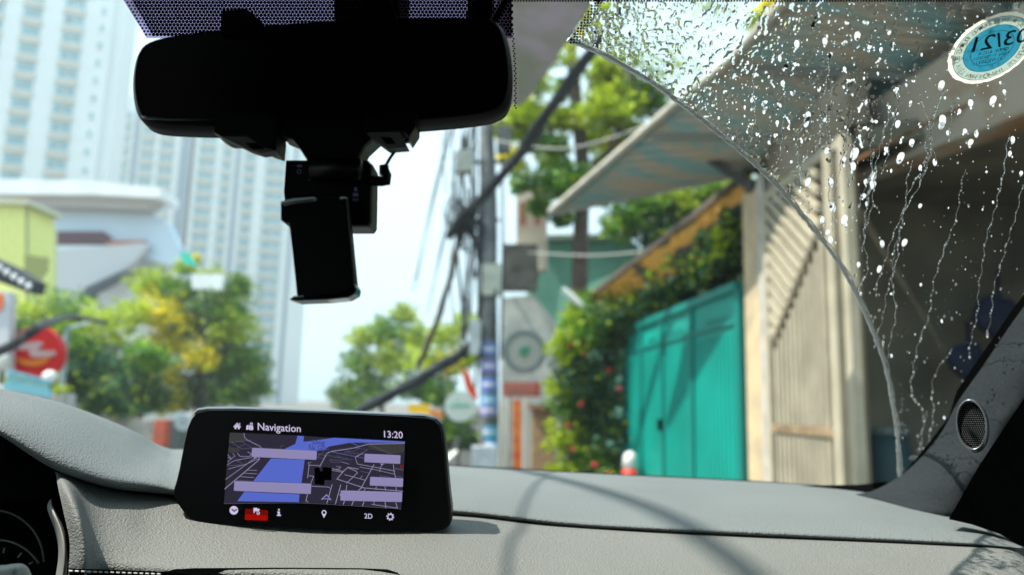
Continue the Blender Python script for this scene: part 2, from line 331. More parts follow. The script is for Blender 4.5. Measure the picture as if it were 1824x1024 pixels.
tower('tallest pale tower, cut off by the left edge of the photo', -215, 112, 123, 121, 105, 6, 3.2, [(.03, .14, 'bay'), (.25, .36, 'bay'), (.46, .58, 'bay'), (.70, .83, 'bay'), (.92, .955, 'small')], deep=4)
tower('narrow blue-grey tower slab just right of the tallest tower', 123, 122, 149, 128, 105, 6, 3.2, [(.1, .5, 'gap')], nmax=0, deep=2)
tower('blue-shaded middle tower with a dark vertical recess, left of the mirror', 152, 172, 298, 178, 74, 4, 3.2, [(.02, .2, 'bay'), (.24, .31, 'gap'), (.34, .52, 'bay'), (.58, .78, 'bay'), (.86, .99, 'gap')])
tower('wide white tower beside the bright sky, behind the phone holder', 305, 178, 531, 190, 70, 4, 3.2, [(.03, .17, 'bay'), (.22, .30, 'bay'), (.33, .37, 'gap'), (.40, .50, 'bay'), (.58, .76, 'bay'), (.82, .85, 'gap')])

# ------------------------------------------------------------------ houses on the left
WHT = mat('white_render', (.80, .82, .84), .8, var=.06, vscale=.8); PALEB = mat('pale_blue_render', (.62, .74, .86), .8, var=.05, vscale=.4)
YEL = mat('yellow_render', (.78, .78, .26), .8, var=.05); OLV = mat('olive_panel', (.38, .38, .12), .8); GLZ = mat('dark_glazing', (.03, .04, .05), .2, .5)
REDT = mat('terracotta', (.45, .18, .12), .85, var=.1); MAR = mat('maroon_panel', (.12, .05, .07), .7)
t = thing('house', 'white modern house with stepped slab roofs and a pale blue upper box', 'house', col(170, 44, 0))
def W3(mb, pts, d, th, m=0): mb.prism([at(x, y, d) for x, y in pts], (0, th, 0), m)
m = MB(); W3(m, [(60, 420), (240, 450), (312, 470), (312, 760), (60, 760)], 44.3, 2); m.build('wall', WHT, t)
m = MB(); W3(m, [(88, 366), (262, 372), (300, 400), (318, 440), (312, 475), (245, 455), (100, 440)], 43.4, .8); m.build('upper_box', PALEB, t)
m = MB(); W3(m, [(-40, 318), (160, 322), (285, 335), (285, 352), (160, 346), (-40, 345)], 41.5, 2.5); m.build('roof_slab', WHT, t)
m = MB(); W3(m, [(-40, 346), (165, 348), (280, 356), (262, 372), (88, 366), (-40, 362)], 42.2, 1.1); m.build('roof_fascia', mat('fascia', (.5, .46, .45), .8), t)
m = MB(); W3(m, [(98, 412), (182, 412), (192, 420), (192, 434), (96, 436)], 42.9, .4); W3(m, [(100, 437), (200, 437), (198, 444), (98, 445)], 42.9, .4, 1); m.build('balcony_window', [MAR, WHT], t)
m = MB(); W3(m, [(190, 428), (258, 428), (225, 448), (190, 446)], 42.7, .5); m.build('terrace', REDT, t)
m = MB(); W3(m, [(95, 446), (258, 432), (262, 438), (235, 470), (150, 520), (95, 520)], 42.6, .5); m.build('balcony', mat('balcony_white', (.6, .6, .63), .8), t)
m = MB(); W3(m, [(148, 524), (152, 512), (212, 484), (240, 484), (238, 492), (215, 494), (165, 520), (158, 532)], 41.9, .6); m.build('beam', mat('slate_beam', (.05, .065, .085), .7), t)
t = thing('house', 'yellow house with an olive side panel at the left edge', 'house', col(20, 30, 0))
m = MB(); W3(m, [(-120, 355), (45, 362), (45, 800), (-120, 800)], 29, 1.9); m.build('wall', YEL, t)
m = MB(); m.prism([at(45, 362, 29), at(97, 405, 31), at(92, 800, 31), at(45, 800, 29)], (0, .2, 0)); m.build('side_wall', mat('cream_side', (.60, .62, .36), .8), t)
m = MB(); m.prism([at(48, 455, 28.9), at(88, 460, 30.5), at(85, 502, 30.5), at(46, 500, 28.9)], (0, -.15, 0)); m.build('shutter', OLV, t)
m = MB(); W3(m, [(-120, 348), (48, 355), (52, 364), (-120, 360)], 28.7, 2.3); m.build('roof', mat('roof_edge', (.5, .5, .36), .8), t)
t = thing('house_wall', 'low grey garden wall below the yellow-flowered tree', 'wall', col(240, 17, 0))
m = MB(); m.prism([col(120, 16, 0), col(280, 18, 0), col(280, 18, .72), col(120, 16, .82)], (0, .2, 0)); m.build('wall', mat('weathered_wall', (.42, .38, .34), .9, var=.3, vscale=4), t)
m = MB(); m.prism([col(279, 15, 0), col(299, 15, 0), col(299, 15, .82), col(279, 15, .82)], (0, .3, 0)); tag(m.build('gate_pillar', mat('red_pillar', (.45, .10, .06), .8, var=.2)), 'small brick-red pillar to the left of the display, below the flowering tree', 'pillar')
m = MB(); m.prism([col(302, 15.2, 0), col(345, 15.6, 0), col(345, 15.6, .80), col(302, 15.2, .82)], (0, .2, 0)); tag(m.build('shutter_gate', mat('grey_shutter', (.12, .14, .14), .6)), 'dark grey shutter beside the small red pillar', 'gate')
t = thing('round_sign', 'small pale round sign beside the upper left corner of the display', 'sign', at(326, 820, 13))
m = MB(); c = at(326, 752, 13); m.disc(c, CR, CU, .145, (0, .05, 0)); m.build('disc', mat('sign_pale', (.5, .55, .58), .5), t)
m = MB(); m.disc(c-Vector((0, .004, 0)), CR, CU, .06, None, r2=.035); m.build('emblem', mat('sign_grey', (.25, .32, .33), .5), t)
m = MB(); m.tube([c+Vector((0, .03, -.14)), Vector((c.x, c.y+.03, 0))], .02); m.build('post', DIM, t)

# tiled eave, pylon sign, red disc sign, balustrade, lamp
t = thing('tiled_canopy', 'dark tiled canopy edge with pale scalloped tile ends at the left edge', 'canopy', at(10, 500, 13))
DT = mat('dark_tile', (.025, .028, .035), .6)
m = MB(); m.prism([at(-60, 440, 13), at(-60, 480, 13), at(46, 520, 13), at(52, 498, 13), at(8, 470, 13)], (0, .5, 0)); m.build('roof', DT, t)
for i in range(6):
    m = MB(); m.ball(at(-14+i*13, 468+i*8.3, 12.95), .055, sc=(1, .5, 1)); m.build('tile_end', WHT, t, True)
t = thing('pylon_sign', 'white pylon sign with an orange panel at the left edge', 'sign', col(-8, 11, 0))
m = MB(); m.prism([at(-60, 512, 11), at(17, 520, 11), at(12, 760, 11), at(-60, 760, 11)], (0, .15, 0)); m.build('board', mat('sign_white', (.55, .55, .58), .6), t)
m = MB(); m.prism([at(-60, 520, 10.99), at(7, 524, 10.99), at(4, 552, 10.99), at(-60, 560, 10.99)], (0, -.02, 0)); m.build('panel', mat('orange_panel', (.75, .16, .03), .5), t)
t = thing('round_sign', 'red round sign with blurred white lettering and an orange smile', 'sign', at(63, 628, 11.2))
RED = mat('sign_red', (.62, .004, .006), .5, .3)
m = MB(); c = at(63, 628, 11.2); m.disc(c, CR, CU, .40, (0, .14, 0), n=48); m.build('disc', RED, t)
m = MB(); e = c-Vector((0, .01, 0))
def sp(pts): return [e+CR*(x-63)/FPX*11.2+CU*(628-y)/FPX*11.2 for x, y in pts]
m.prism(sp(chaikin([(28, 618), (50, 610), (75, 608), (80, 614), (66, 622), (76, 624), (100, 625), (102, 632), (85, 636), (62, 637), (54, 632), (55, 622), (36, 624)], 1)), (0, -.02, 0)); m.build('lettering', mat('sign_pink_white', (.55, .35, .36), .5), t)
m = MB(); m.prism(sp([(63+math.cos(a)*30-3, 634+math.sin(a)*17) for a in np.linspace(.15, 2.99, 14)]+[(63+math.cos(a)*29-3, 634+math.sin(a)*8) for a in np.linspace(2.8, .34, 12)]), (0, -.02, 0)); m.build('smile', mat('sign_orange', (.75, .22, .01), .5), t)
m = MB(); m.tube([at(63, 640, 11.4), at(63, 800, 11.4)], .035); m.build('post', DIM, t)
t = thing('globe_lamp', 'white globe lamp below the right side of the red round sign', 'lamp', at(88, 690, 10.5))
m = MB(); m.ball(at(89, 671, 10.5), .10, sc=(1, 1, .9)); m.build('globe', mat('globe', (.7, .7, .66), .3), t, True)
m = MB(); m.tube([at(89, 681, 10.5), col(89, 10.5, 0)], .03); m.build('post', DIM, t)
t = thing('globe_lamp', 'white lamp at the left edge, below the pylon sign', 'lamp', at(5, 690, 10.5))
m = MB(); m.ball(at(5, 645, 10.5), .10, sc=(.8, 1, 1.2)); m.build('globe', mat('globe_dull', (.6, .6, .56), .3), t, True)
m = MB(); m.tube([at(5, 652, 10.5), col(5, 10.5, 0)], .03); m.build('post', DIM, t)
t = thing('balustrade', 'turquoise balustrade rail above the left end of the dashboard', 'balustrade', col(50, 10, 0))
TQ = mat('turquoise_paint', (.16, .42, .52), .5)
m = MB(); m.bar(at(8, 686, 10), at(92, 702, 10), .05, .09); m.build('bottom_rail', TQ, t)
m = MB(); m.bar(at(14, 660, 10), at(92, 680, 10), .03, .03); m.build('top_rail', TQ, t)
for i in range(12):
    x = 16+i*6.4; m = MB(); m.tube([at(x, 660+i*1.5, 10), at(x-1, 686+i*1.3, 10)], .016, 6); m.build('baluster', TQ, t)
m = MB(); W3(m, [(-20, 684), (8, 690), (92, 706), (112, 700), (112, 760), (-20, 760)], 10.1, .3); m.build('base', mat('stone_base', (.42, .40, .38), .8, var=.2), t)
t = thing('bush', 'low yellow-green bush behind the turquoise balustrade', 'bush', at(50, 700, 10.8))
leafmesh('foliage', [(at(x, y, 10.8), (.16, .15, .1), 1, 1) for x, y in ((16, 678), (40, 684), (62, 690), (104, 696), (84, 694))], 900, .03, M4, t)
m = MB(); m.tube([at(108, 720, 13), at(118, 600, 13), at(122, 580, 13)], .045); m.tube([at(122, 585, 13), at(160, 575, 13)], .03)
tag(m.build('street_lamp', mat('pale_post', (.30, .38, .38), .5)), 'slim pale grey post standing right of the red round sign', 'post')
m = MB(); m.prism([at(340, 488, 26), at(398, 488, 26), at(394, 516, 26), at(342, 514, 26)], (0, .3, 0)); t = thing('billboard', 'white blank billboard among the tree tops left of the phone holder', 'billboard', col(370, 26, 0)); m.build('board', WHT, t)
m = MB(); m.tube([at(368, 514, 26.2), col(368, 26.2, 0)], .06); m.build('post', DIM, t)
m = MB(); m.prism([at(320, 450, 25.5), at(335, 448, 25.5), at(352, 474, 25.5), at(326, 470, 25.5)], (0, .05, 0)); tag(m.build('pennant', mat('turquoise_cloth', (.05, .55, .42), .6)), 'small turquoise pennant above the yellow-flowered tree', 'flag')

# ------------------------------------------------------------------ utility pole and cables
CON = mat('concrete_pole', (.16, .165, .165), .85, var=.3, vscale=4)
t = thing('utility_pole', 'concrete utility pole covered with cables, boxes and blue stickers', 'utility pole', col(872, 13, 0))
pb = col(872, 13, 0); pt_ = at(866, 140, 13); m = MB(); m.tube([Vector((pb.x, 13, 0)), at(872, 720, 13), pt_, at(864, -60, 13)], [.17, .165, .13, .11], 14); m.build('pole', CON, t, True)
for (x, y, w, h, c, nm) in [(876, 497, 33, 56, (.50, .50, .42), 'meter_box'), (828, 285, 30, 40, (.42, .42, .36), 'junction_box'), (898, 245, 26, 46, (.14, .14, .13), 'transformer_box'), (846, 600, 20, 60, (.55, .57, .57), 'junction_box'), (862, 815, 44, 38, (.75, .75, .78), 'cabinet')]:
    m = MB(); m.obox(at(x-w/2, y+h/2, 12.8), CR*w/FPX*12.8, (0, .22, 0), CU*h/FPX*12.8); m.build(nm, mat(nm+'_paint', c, .6, var=.12, vscale=6), t)
bl = [(.15, .22, .5), (.22, .2, .5), (.12, .2, .52), (.1, .35, .62), (.28, .25, .5), (.1, .4, .6), (.08, .35, .6)]
for i, (y, h) in enumerate([(622, 22), (652, 22), (684, 24), (712, 18), (730, 18), (768, 20), (790, 16)]):
    m = MB(); r = .172; c = at(872, y, 13); hh = h/FPX*13/2
    m.grid([[c+Vector((math.sin(a)*r, -math.cos(a)*r, z)) for a in np.linspace(-1.1, 1.1, 9)] for z in (-hh, hh)])
    m.grid([[c+Vector((math.sin(a)*(r+.003), -math.cos(a)*(r+.003), z)) for a in np.linspace(-.7, .6, 7)] for z in (-hh*.3, hh*.25)], 1)
    m.build('sticker', [mat('sticker_blue', bl[i], .6), mat('sticker_white', (.6, .6, .65), .6)], t)
CAB = mat('black_cable', (.018, .022, .026), .6); CABG = mat('grey_cable', (.10, .11, .11), .6)
def cable(label, pts, r, m=CAB, name='overhead_cable', n=24, grp='cables strung along the street', strands=1, sp_=.05, smooth=True):
    mb = MB(); P = cr([at(*p) for p in pts], n)
    for k in range(strands):
        a = 2*math.pi*k/max(1, strands); o = Vector((math.cos(a)*sp_, 0, math.sin(a)*sp_)) if strands > 1 else Vector()
        mb.tube([p+o*(1+.4*math.sin(i*1.3+k*2)) for i, p in enumerate(P)], r, 7)
    return tag(mb.build(name, m, None, True), label, 'cable', grp)
cable('thick dark cable bundle rising from the utility pole towards the top centre', [(800, 420, 13), (830, 380, 12.5), (880, 330, 11.5), (940, 255, 10.5), (1000, 165, 9.5), (1060, 85, 9), (1130, -20, 8.5)], .045, strands=4, sp_=.045)
cable('thick dark cable bundle hanging low left of the pole, above the display', [(600, 760, 14), (660, 722, 13.5), (720, 690, 13.2), (780, 655, 13), (835, 620, 13), (862, 590, 13)], .055, strands=4, sp_=.05)
cable('sagging brown cable running down left of the pole', [(868, 330, 13), (820, 420, 13), (800, 500, 13), (775, 580, 13.5), (745, 650, 14)], .03, mat('brown_cable', (.10, .08, .06), .8), strands=3, sp_=.03)
cable('dark cable crossing in front of the red round sign at the left edge', [(-60, 660, 9), (0, 627, 9), (45, 600, 9), (80, 578, 9.6), (130, 565, 16), (190, 575, 23)], .042, strands=3, sp_=.025)
for i, (a, b) in enumerate([((808, 225), (735, 520)), ((800, 230), (742, 500)), ((835, 215), (770, 520)), ((815, 350), (760, 560))]):
    cable(['outermost thin wire', 'second thin wire from the left', 'third thin wire from the left', 'shortest thin wire'][i]+' slanting down left of the utility pole', [(a[0], a[1], 14), ((a[0]+b[0])/2-3, (a[1]+b[1])/2, 18), (b[0], b[1], 24)], .02, CABG, 'thin_wire', grp='thin wires left of the pole')
for i, (p, q) in enumerate([((845, 120, 13), (838, 560, 13)), ((858, 300, 12.8), (856, 640, 12.8)), ((888, 140, 12.8), (892, 640, 12.8)), ((852, 180, 13), (815, 420, 13)), ((822, 300, 13), (812, 470, 13)), ((832, 230, 12.9), (826, 430, 12.9)), ((876, 200, 12.8), (880, 600, 12.8)), ((842, 440, 13), (830, 640, 13)), ((855, 430, 12.9), (845, 700, 12.9))]):
    m_ = MB(); a = at(*p); b = at(*q); m_.tube(cr([a, (a+b)/2+Vector((.06*(-1)**i, 0, 0)), b], 8), .022, 6); m_.build('drop_cable', CAB, t, True)
for i in range(16):
    x = random.uniform(806, 862); y = random.uniform(150, 420); a = at(x, y, 13+random.uniform(-.3, .3)); b = at(x+random.uniform(-22, 18), y+random.uniform(110, 300), 13+random.uniform(-.3, .3))
    m_ = MB(); m_.tube(cr([a, (a+b)/2+Vector((random.uniform(-.12, .12), 0, 0)), b], 8), random.uniform(.012, .022), 5); m_.build('drop_cable', random.choice([CAB, CABG]), t, True)
m_ = MB()
for i in range(26):
    c = at(random.uniform(805, 850), random.uniform(370, 430), 12.9); rr = random.uniform(.08, .22)
    m_.tube([c+Vector((math.cos(a)*rr, .1*math.sin(a*2), math.sin(a)*rr*1.3)) for a in np.linspace(0, 6.28, 14)], .012, 5)
m_.build('cable_coil', CAB, t)
m_ = MB(); m_.bar(at(815, 290, 13), at(905, 288, 13), .06); m_.build('cross_arm', CON, t); m_ = MB(); m_.bar(at(820, 395, 13), at(890, 392, 13), .06); m_.build('cross_arm', CON, t)
cable('pale wire crossing above the green wall', [(880, 250, 12), (1000, 265, 11), (1130, 232, 9), (1230, 180, 8)], .012, mat('pale_wire', (.4, .4, .38), .6), 'thin_wire')
cable('pale wire crossing in front of the dark trunk', [(940, 450, 13), (1050, 455, 12), (1150, 448, 11)], .012, mat('pale_wire_b', (.4, .4, .38), .6), 'thin_wire')

# ------------------------------------------------------------------ signs, flag, walls right of the pole
t = thing('round_sign', 'white round sign with faint green script, left of the utility pole', 'sign', at(819, 830, 12.2))
c = at(819, 723, 12.2); m = MB(); m.disc(c, CR, CU, .25, (0, .12, 0), n=40); m.build('disc', mat('sign_cream', (.80, .80, .72), .5), t)
m = MB(); m.tube([c+CR*(x/100-.17)+CU*(.03*math.sin(x*.9)+.012)-Vector((0, .01, 0)) for x in range(0, 34)], .011, 5); m.disc(c-CR*.03+CU*.07-Vector((0, .008, 0)), CR, CU, .02); m.build('lettering', mat('script_green', (.15, .48, .33), .5), t)
m = MB(); m.tube([c-CU*.25+Vector((0, .06, 0)), col(819, 12.26, 0)], .025); m.build('post', DIM, t)
t = thing('flag', 'furled orange-red flag hanging above the white round sign', 'flag', at(838, 720, 12.6))
m = MB(); m.prism([at(x, y, 12.6) for x, y in chaikin([(824, 656), (834, 660), (842, 685), (852, 706), (845, 714), (834, 700), (828, 685)], 1)], (0, .06, 0)); m.build('cloth', mat('flag_red', (.75, .07, .01), .6, trans=.3), t)
m = MB(); m.tube([at(822, 650, 12.65), at(856, 745, 12.65)], .012); m.build('pole', DIM, t)
t = thing('shop_sign', 'yellow and pink shop sign just above the display edge', 'sign', at(748, 760, 15))
m = MB(); m.prism([at(x, y, 15) for x, y in [(728, 718), (765, 720), (764, 738), (727, 735)]], (0, .1, 0)); m.build('board', mat('sign_yellow', (.75, .48, .02), .5), t)
m = MB(); m.prism([at(x, y, 14.95) for x, y in [(722, 738), (780, 740), (786, 762), (722, 758)]], (0, .1, 0)); m.build('lower_board', mat('sign_pinkish', (.6, .45, .5), .5), t)
m = MB(); m.prism([at(x, y, 14.9) for x, y in [(766, 728), (786, 732), (790, 745), (768, 742)]], (0, .1, 0)); m.build('corner_board', mat('sign_orange_b', (.7, .25, .06), .5), t)
m = MB(); m.tube([at(745, 750, 15.1), col(745, 15.1, 0)], .03); m.build('post', DIM, t)
t = thing('garden_wall', 'pale grey house wall behind the large round sign', 'wall', col(945, 16, 0))
m = MB(); m.prism([at(892, 530, 16), at(950, 525, 16), at(1010, 600, 16), at(1010, 900, 16), at(892, 900, 16)], (0, .3, 0)); m.build('wall', mat('grey_wall', (.46, .47, .43), .85, var=.25, vscale=1.4), t)
m = MB(); m.prism([at(920, 340, 17), at(975, 330, 17), at(975, 480, 17), at(920, 480, 17)], (0, .5, 0)); m.build('upper_wall', mat('brick_cream', (.45, .38, .30), .85, var=.2, vscale=2), t)
for x in (932, 958): m = MB(); m.prism([at(x-7, 362, 16.9), at(x+6, 360, 16.9), at(x+6, 400, 16.9), at(x-7, 402, 16.9)], (0, -.05, 0)); m.build('window', mat('brown_window', (.25, .10, .07), .6), t)
t = thing('round_sign', 'large grey-rimmed round sign with a green emblem right of the pole', 'sign', at(934, 760, 14.5))
c = at(934, 626, 14.5); m = MB(); m.disc(c, CR, CU, .43, (0, .1, 0), n=40, r2=.33); m.build('rim', mat('rim_grey', (.28, .34, .34), .5), t)
m = MB(); m.disc(c+Vector((0, .03, 0)), CR, CU, .335, (0, .06, 0)); m.build('disc', mat('sign_offwhite', (.62, .63, .57), .5), t)
m = MB(); m.disc(c, CR, CU, .10, (0, .01, 0), n=14); m.disc(c+CR*.06+CU*.05-Vector((0, .002, 0)), CR, CU, .06, n=8); m.build('emblem', mat('emblem_green', (.10, .40, .25), .5), t)
t = thing('name_board', 'dull red rectangular board with cream marks below the large round sign', 'sign', at(928, 700, 14.4))
m = MB(); m.prism([at(x, y, 14.4) for x, y in [(896, 680), (962, 680), (962, 706), (896, 706)]], (0, .06, 0)); m.build('board', mat('board_red', (.42, .07, .06), .6), t)
m = MB()
for r_ in range(2):
    for k in range(9): x = 900+k*6.2; y = 684+r_*11; m.prism([at(x, y, 14.38), at(x+3.5, y, 14.38), at(x+3.5, y+6, 14.38), at(x, y+6, 14.38)], (0, .01, 0))
m.build('lettering', mat('board_cream', (.5, .32, .25), .6), t)
t = thing('banner', 'tall orange and red vertical banner below the red board', 'banner', at(921, 840, 13.8))
m = MB(); m.prism([at(x, y, 13.8) for x, y in [(913, 712), (928, 712), (930, 850), (914, 850)]], (0, .03, 0)); m.build('cloth', mat('banner_orange', (.80, .30, .05), .6, c2=(.72, .06, .02), vscale=5), t)
m = MB(); m.tube([at(908, 706, 13.85), col(907, 13.85, 0)], .02); m.build('pole', GREYTRIM, t)
t = thing('railing', '', '', col(915, 15, 0)); RAILM = mat('pale_rail', (.5, .5, .44), .6)
for x in (893, 905, 936, 942): m = MB(); m.tube([at(x, 708, 15), col(x, 15, 0)], .03, 6); m.build('bar', RAILM, t)
tag(t, 'pale upright railing bars either side of the orange banner', 'railing')
m = MB(); m.prism([at(948, 728, 14.2), at(988, 730, 14.2), at(988, 900, 14.2), at(946, 900, 14.2)], (0, .4, 0)); m.prism([at(942, 720, 14.1), at(992, 722, 14.1), at(992, 731, 14.1), at(942, 729, 14.1)], (0, .6, 0), 1)
tag(m.build('gate_pillar', [mat('tan_brick', (.45, .29, .16), .85, var=.2, vscale=5), mat('pillar_cap', (.35, .16, .10), .85)]), 'tan brick gate pillar half hidden by the flowering bush', 'pillar')
t = thing('house', 'small building with a flat turquoise-green painted wall', 'house', col(1020, 18.5, 0))
m = MB(); m.prism([at(942, 424, 18.5), at(1010, 420, 18.5), at(1120, 424, 18), at(1140, 440, 18), at(1140, 900, 18), at(945, 900, 18.5)], (0, 3, 0)); m.build('wall', mat('green_wall', (.115, .29, .22), .8, var=.2, vscale=.7), t)
m = MB(); m.prism([at(955, 418, 18.3), at(1122, 415, 17.9), at(1122, 423, 17.9), at(955, 426, 18.3)], (0, 1, 0)); m.build('roof_edge', mat('dull_green_edge', (.16, .22, .17), .8), t)
t = thing('air_conditioner', 'grimy brown-grey air conditioner box beside the meter box on the utility pole', 'air conditioner', at(920, 520, 15.3)); m = MB(); m.obox(at(897, 515, 15.3), CR*.72, (0, .4, 0), CU*.95); m.build('body', mat('grimy_box', (.17, .155, .135), .85, var=.35, vscale=3), t); m = MB(); m.disc(at(940, 490, 15.29), CR, CU, .24, None, r2=.20); m.build('grille', mat('box_grille', (.12, .11, .10), .7), t)
m = MB(); m.tube([at(1002, 515, 12.6), at(1038, 546, 12.6)], .06, 10); tag(m.build('tube_lamp', mat('lamp_white', (.65, .67, .64), .4)), 'short white tube lamp on the dark tree trunk', 'lamp')

# flowering bush and creeper
t = thing('bush', 'tall climbing bush with small pink-red flowers left of the teal gate', 'bush', col(1050, 12.8, 0))
cl = [(at(x, y, 12.8+random.uniform(-.3, .3)), (r/FPX*12.8, .4, r/FPX*12.8), r*r, mi) for x, y, r, mi in
      [(1050, 590, 48, 0), (1010, 620, 40, 1), (1085, 640, 45, 5), (1030, 670, 50, 5), (1080, 700, 45, 2), (1010, 720, 40, 0), (1060, 750, 48, 5), (1100, 770, 32, 2), (1005, 780, 36, 1), (1040, 810, 44, 0), (1095, 820, 34, 2), (1080, 570, 36, 5), (1100, 600, 34, 2), (1000, 840, 30, 1), (1060, 850, 40, 0), (1040, 545, 30, 0), (985, 690, 22, 1), (1020, 570, 26, 1)]]
leafmesh('foliage', cl, 15000, .05, M4, t)
m = MB(); m.tube([col(1050, 13, 0), at(1052, 760, 13), at(1045, 620, 13)], [.05, .04, .02]); m.tube([col(1075, 13, 0), at(1080, 740, 13)], [.04, .02]); m.build('stem', BARK, t)
for x, y in [(1020, 800), (1060, 828), (1083, 845), (1103, 693), (1015, 615), (1040, 630), (1058, 827), (1085, 660), (1012, 758), (1035, 720)]:
    m = MB(); m.ball(at(x, y, 12.3), .045, n=7, k=5); m.build('flower', FLOW, t)
t = thing('creeper', 'dark green creeper filling the gap between the tiled eave and the teal gate', 'creeper', col(1200, 10, 0))
cl = []
for i in range(22):
    f = i/21; x = 1090+f*240; d = 12.6-f*4.7; y0 = 545-f*140; 
    cl.append((at(x, y0+random.uniform(-5, 35)-f*10, d+.25), (.35, .25, .26), 1, random.choice([2, 2, 5, 0, 1])))
    cl.append((at(x, y0+45-f*10+random.uniform(-10, 15), d+.3), (.3, .2, .22), 1, random.choice([2, 5, 2])))
leafmesh('foliage', cl, 16000, .06, M4, t)

# ------------------------------------------------------------------ teal gate
t = thing('metal_gate', 'teal green sheet metal folding gate with four tall panels', 'gate', col(1220, 10, 0))
TEAL = mat('teal_paint', (.001, .25, .20), .45, .35, var=.12, vscale=1.2); TEALD = mat('teal_frame', (.001, .17, .145), .45, .35)
GA = at(1117, 600, 12.7); GB = at(1322, 508, 7.7); GA.z = GB.z = (GA.z+GB.z)/2; ga = Vector((GA.x, GA.y, 0)); gb = Vector((GB.x, GB.y, 0)); gh = GA.z
gu = (gb-ga); gn = Vector((-gu.y, gu.x, 0)).normalized(); gn = gn if gn.x < 0 else -gn; un = gu.normalized(); gl = gu.length
edges = [0, .30, .47, .70, 1.0]; edges = [0, .22, .45, .70, 1.0]
for i in range(4):
    p = ga+gu*edges[i]+un*.05; w = gl*(edges[i+1]-edges[i])-.1; m = MB(); m.obox(p, un*w, gn*.03, (0, 0, gh))
    k = max(3, int(w/.11))
    for j in range(1, k): m.obox(p+un*(w*j/k-.012)+gn*.03, un*.024, gn*.012, (0, 0, gh-.42))
    m.obox(p+gn*.03+Vector((0, 0, gh-.35)), un*w, gn*.03, (0, 0, .05), 1)
    for j in range(4): m.obox(p+gn*.031+un*(w*.3+j*w*.12)+Vector((0, 0, gh-.26)), un*w*.08, gn*.012, (0, 0, .035), 1)
    pn = m.build('panel', [TEAL, TEALD], t)
    m = MB(); m.obox(ga+gu*edges[i]-un*.05, un*.1, gn*.07, (0, 0, gh)); m.build('post', TEALD, t)
m = MB(); m.obox(gb-un*.05, un*.1, gn*.07, (0, 0, gh)); m.build('post', TEALD, t)
m = MB(); m.obox(ga+Vector((0, 0, gh)), gu, gn*.09, (0, 0, .09)); m.build('top_rail', TEALD, t)
m = MB(); m.obox(ga+gu*.45+gn*.08+Vector((0, 0, 1.0)), un*.05, gn*.05, (0, 0, .16)); m.build('latch', BLACK, t)
# wall behind the gate up to the creeper
t2 = thing('garden_wall', 'dark green wall strip above the teal gate, behind the creeper', 'wall', col(1220, 11, 0))
m = MB(); m.obox(ga-gn*.9, gu, -gn*.2, (0, 0, gh+1.1)); m.build('wall', mat('dark_green_wall', (.06, .10, .07), .9, var=.4, vscale=2), t2)

# brown/ochre corrugated eave above the creeper
t = thing('tiled_eave', 'old ochre and brown corrugated eave sloping over the creeper', 'eave', at(1200, 440, 10))
m = MB(); A0 = at(1048, 532, 13.2); A1 = at(1335, 312, 7.6); B1 = at(1340, 422, 7.95); B0 = at(1068, 568, 13.6)
rows = []
for i in range(61):
    f = i/60; a = A0.lerp(A1, f); b = B0.lerp(B1, f); h = .035*math.sin(i*1.9); rows.append([a.lerp(b, j/4)+Vector((0, 0, h)) for j in range(5)])
m.grid(rows); ob = m.build('roof_sheet', mat('ochre_sheet', (.60, .30, .05), .7, c2=(.05, .05, .035), vscale=2.6, stretch=(1, .35, 1.8), lo=.47, hi=.55), t, True)
md = ob.modifiers.new('s', 'SOLIDIFY'); md.thickness = .02
m = MB(); m.bar(A0+Vector((0, 0, .03)), A1+Vector((0, 0, .03)), .05, .08); m.build('fascia', mat('fascia_brown', (.10, .08, .06), .8), t)

# ------------------------------------------------------------------ cream pillar, grille gate, garage, awning
CREAM = mat('cream_plaster', (.52, .40, .24), .85, c2=(.33, .27, .19), vscale=3, lo=.3, hi=.6); 
pa = col(1331, 7.55, 0); pc = col(1376, 7.05, 0); pd = (pc-pa)
t = thing('gate_pillar', 'peeling cream plaster pillar between the teal gate and the grille gate', 'pillar', pa)
m = MB(); m.obox(pa, pd*.62, (.2, .18, 0), (0, 0, 3.55)); m.build('shaft', CREAM, t)
m = MB(); m.obox(pa+pd*.66+Vector((-.02, -.02, 0)), pd*.3, (.1, .1, 0), (0, 0, 3.65)); m.build('jamb', mat('grey_jamb', (.38, .36, .32), .7, var=.2), t)
for z in (.5, .95, 1.45, 1.9): m = MB(); m.obox(pa+pd*.98+Vector((-.05, -.05, z)), (.1, -.02, 0), (0, .06, 0), (0, 0, .12)); m.build('hinge', mat('rusty_hinge', (.5, .34, .2), .8), t)
g0 = col(1380, 7.0, 0); g1 = col(1537, 5.3, 0); gv = g1-g0; gl2 = gv.length; un2 = gv.normalized(); gn2 = Vector((un2.y, -un2.x, 0)); gn2 = gn2 if gn2.x < 0 else -gn2
t = thing('grille_gate', 'cream iron gate with diagonal louvres above vertical bars', 'gate', g0)
IRON = mat('cream_iron', (.36, .32, .235), .6, .3, var=.15, vscale=3); IROND = mat('backing_sheet', (.20, .165, .105), .7, c2=(.13, .09, .05), vscale=1.6, lo=.3, hi=.55)
H2 = 3.3; m = MB()
for (o, v_) in ((Vector((0, 0, .05)), Vector((0, 0, .1))), (Vector((0, 0, H2)), Vector((0, 0, .09)))): m.obox(g0+o, gv, gn2*.06, v_)
m.obox(g0+Vector((0, 0, .05)), un2*.09, gn2*.07, (0, 0, H2)); m.obox(g1-un2*.32+Vector((0, 0, .05)), un2*.14, gn2*.075, (0, 0, H2)); m.obox(g1-un2*.07+Vector((0, 0, .05)), un2*.1, gn2*.07, (0, 0, H2)); m.build('frame', IRON, t)
m = MB(); m.obox(g0-gn2*.02, gv, -gn2*.02, (0, 0, H2)); m.build('backing_sheet', IROND, t)
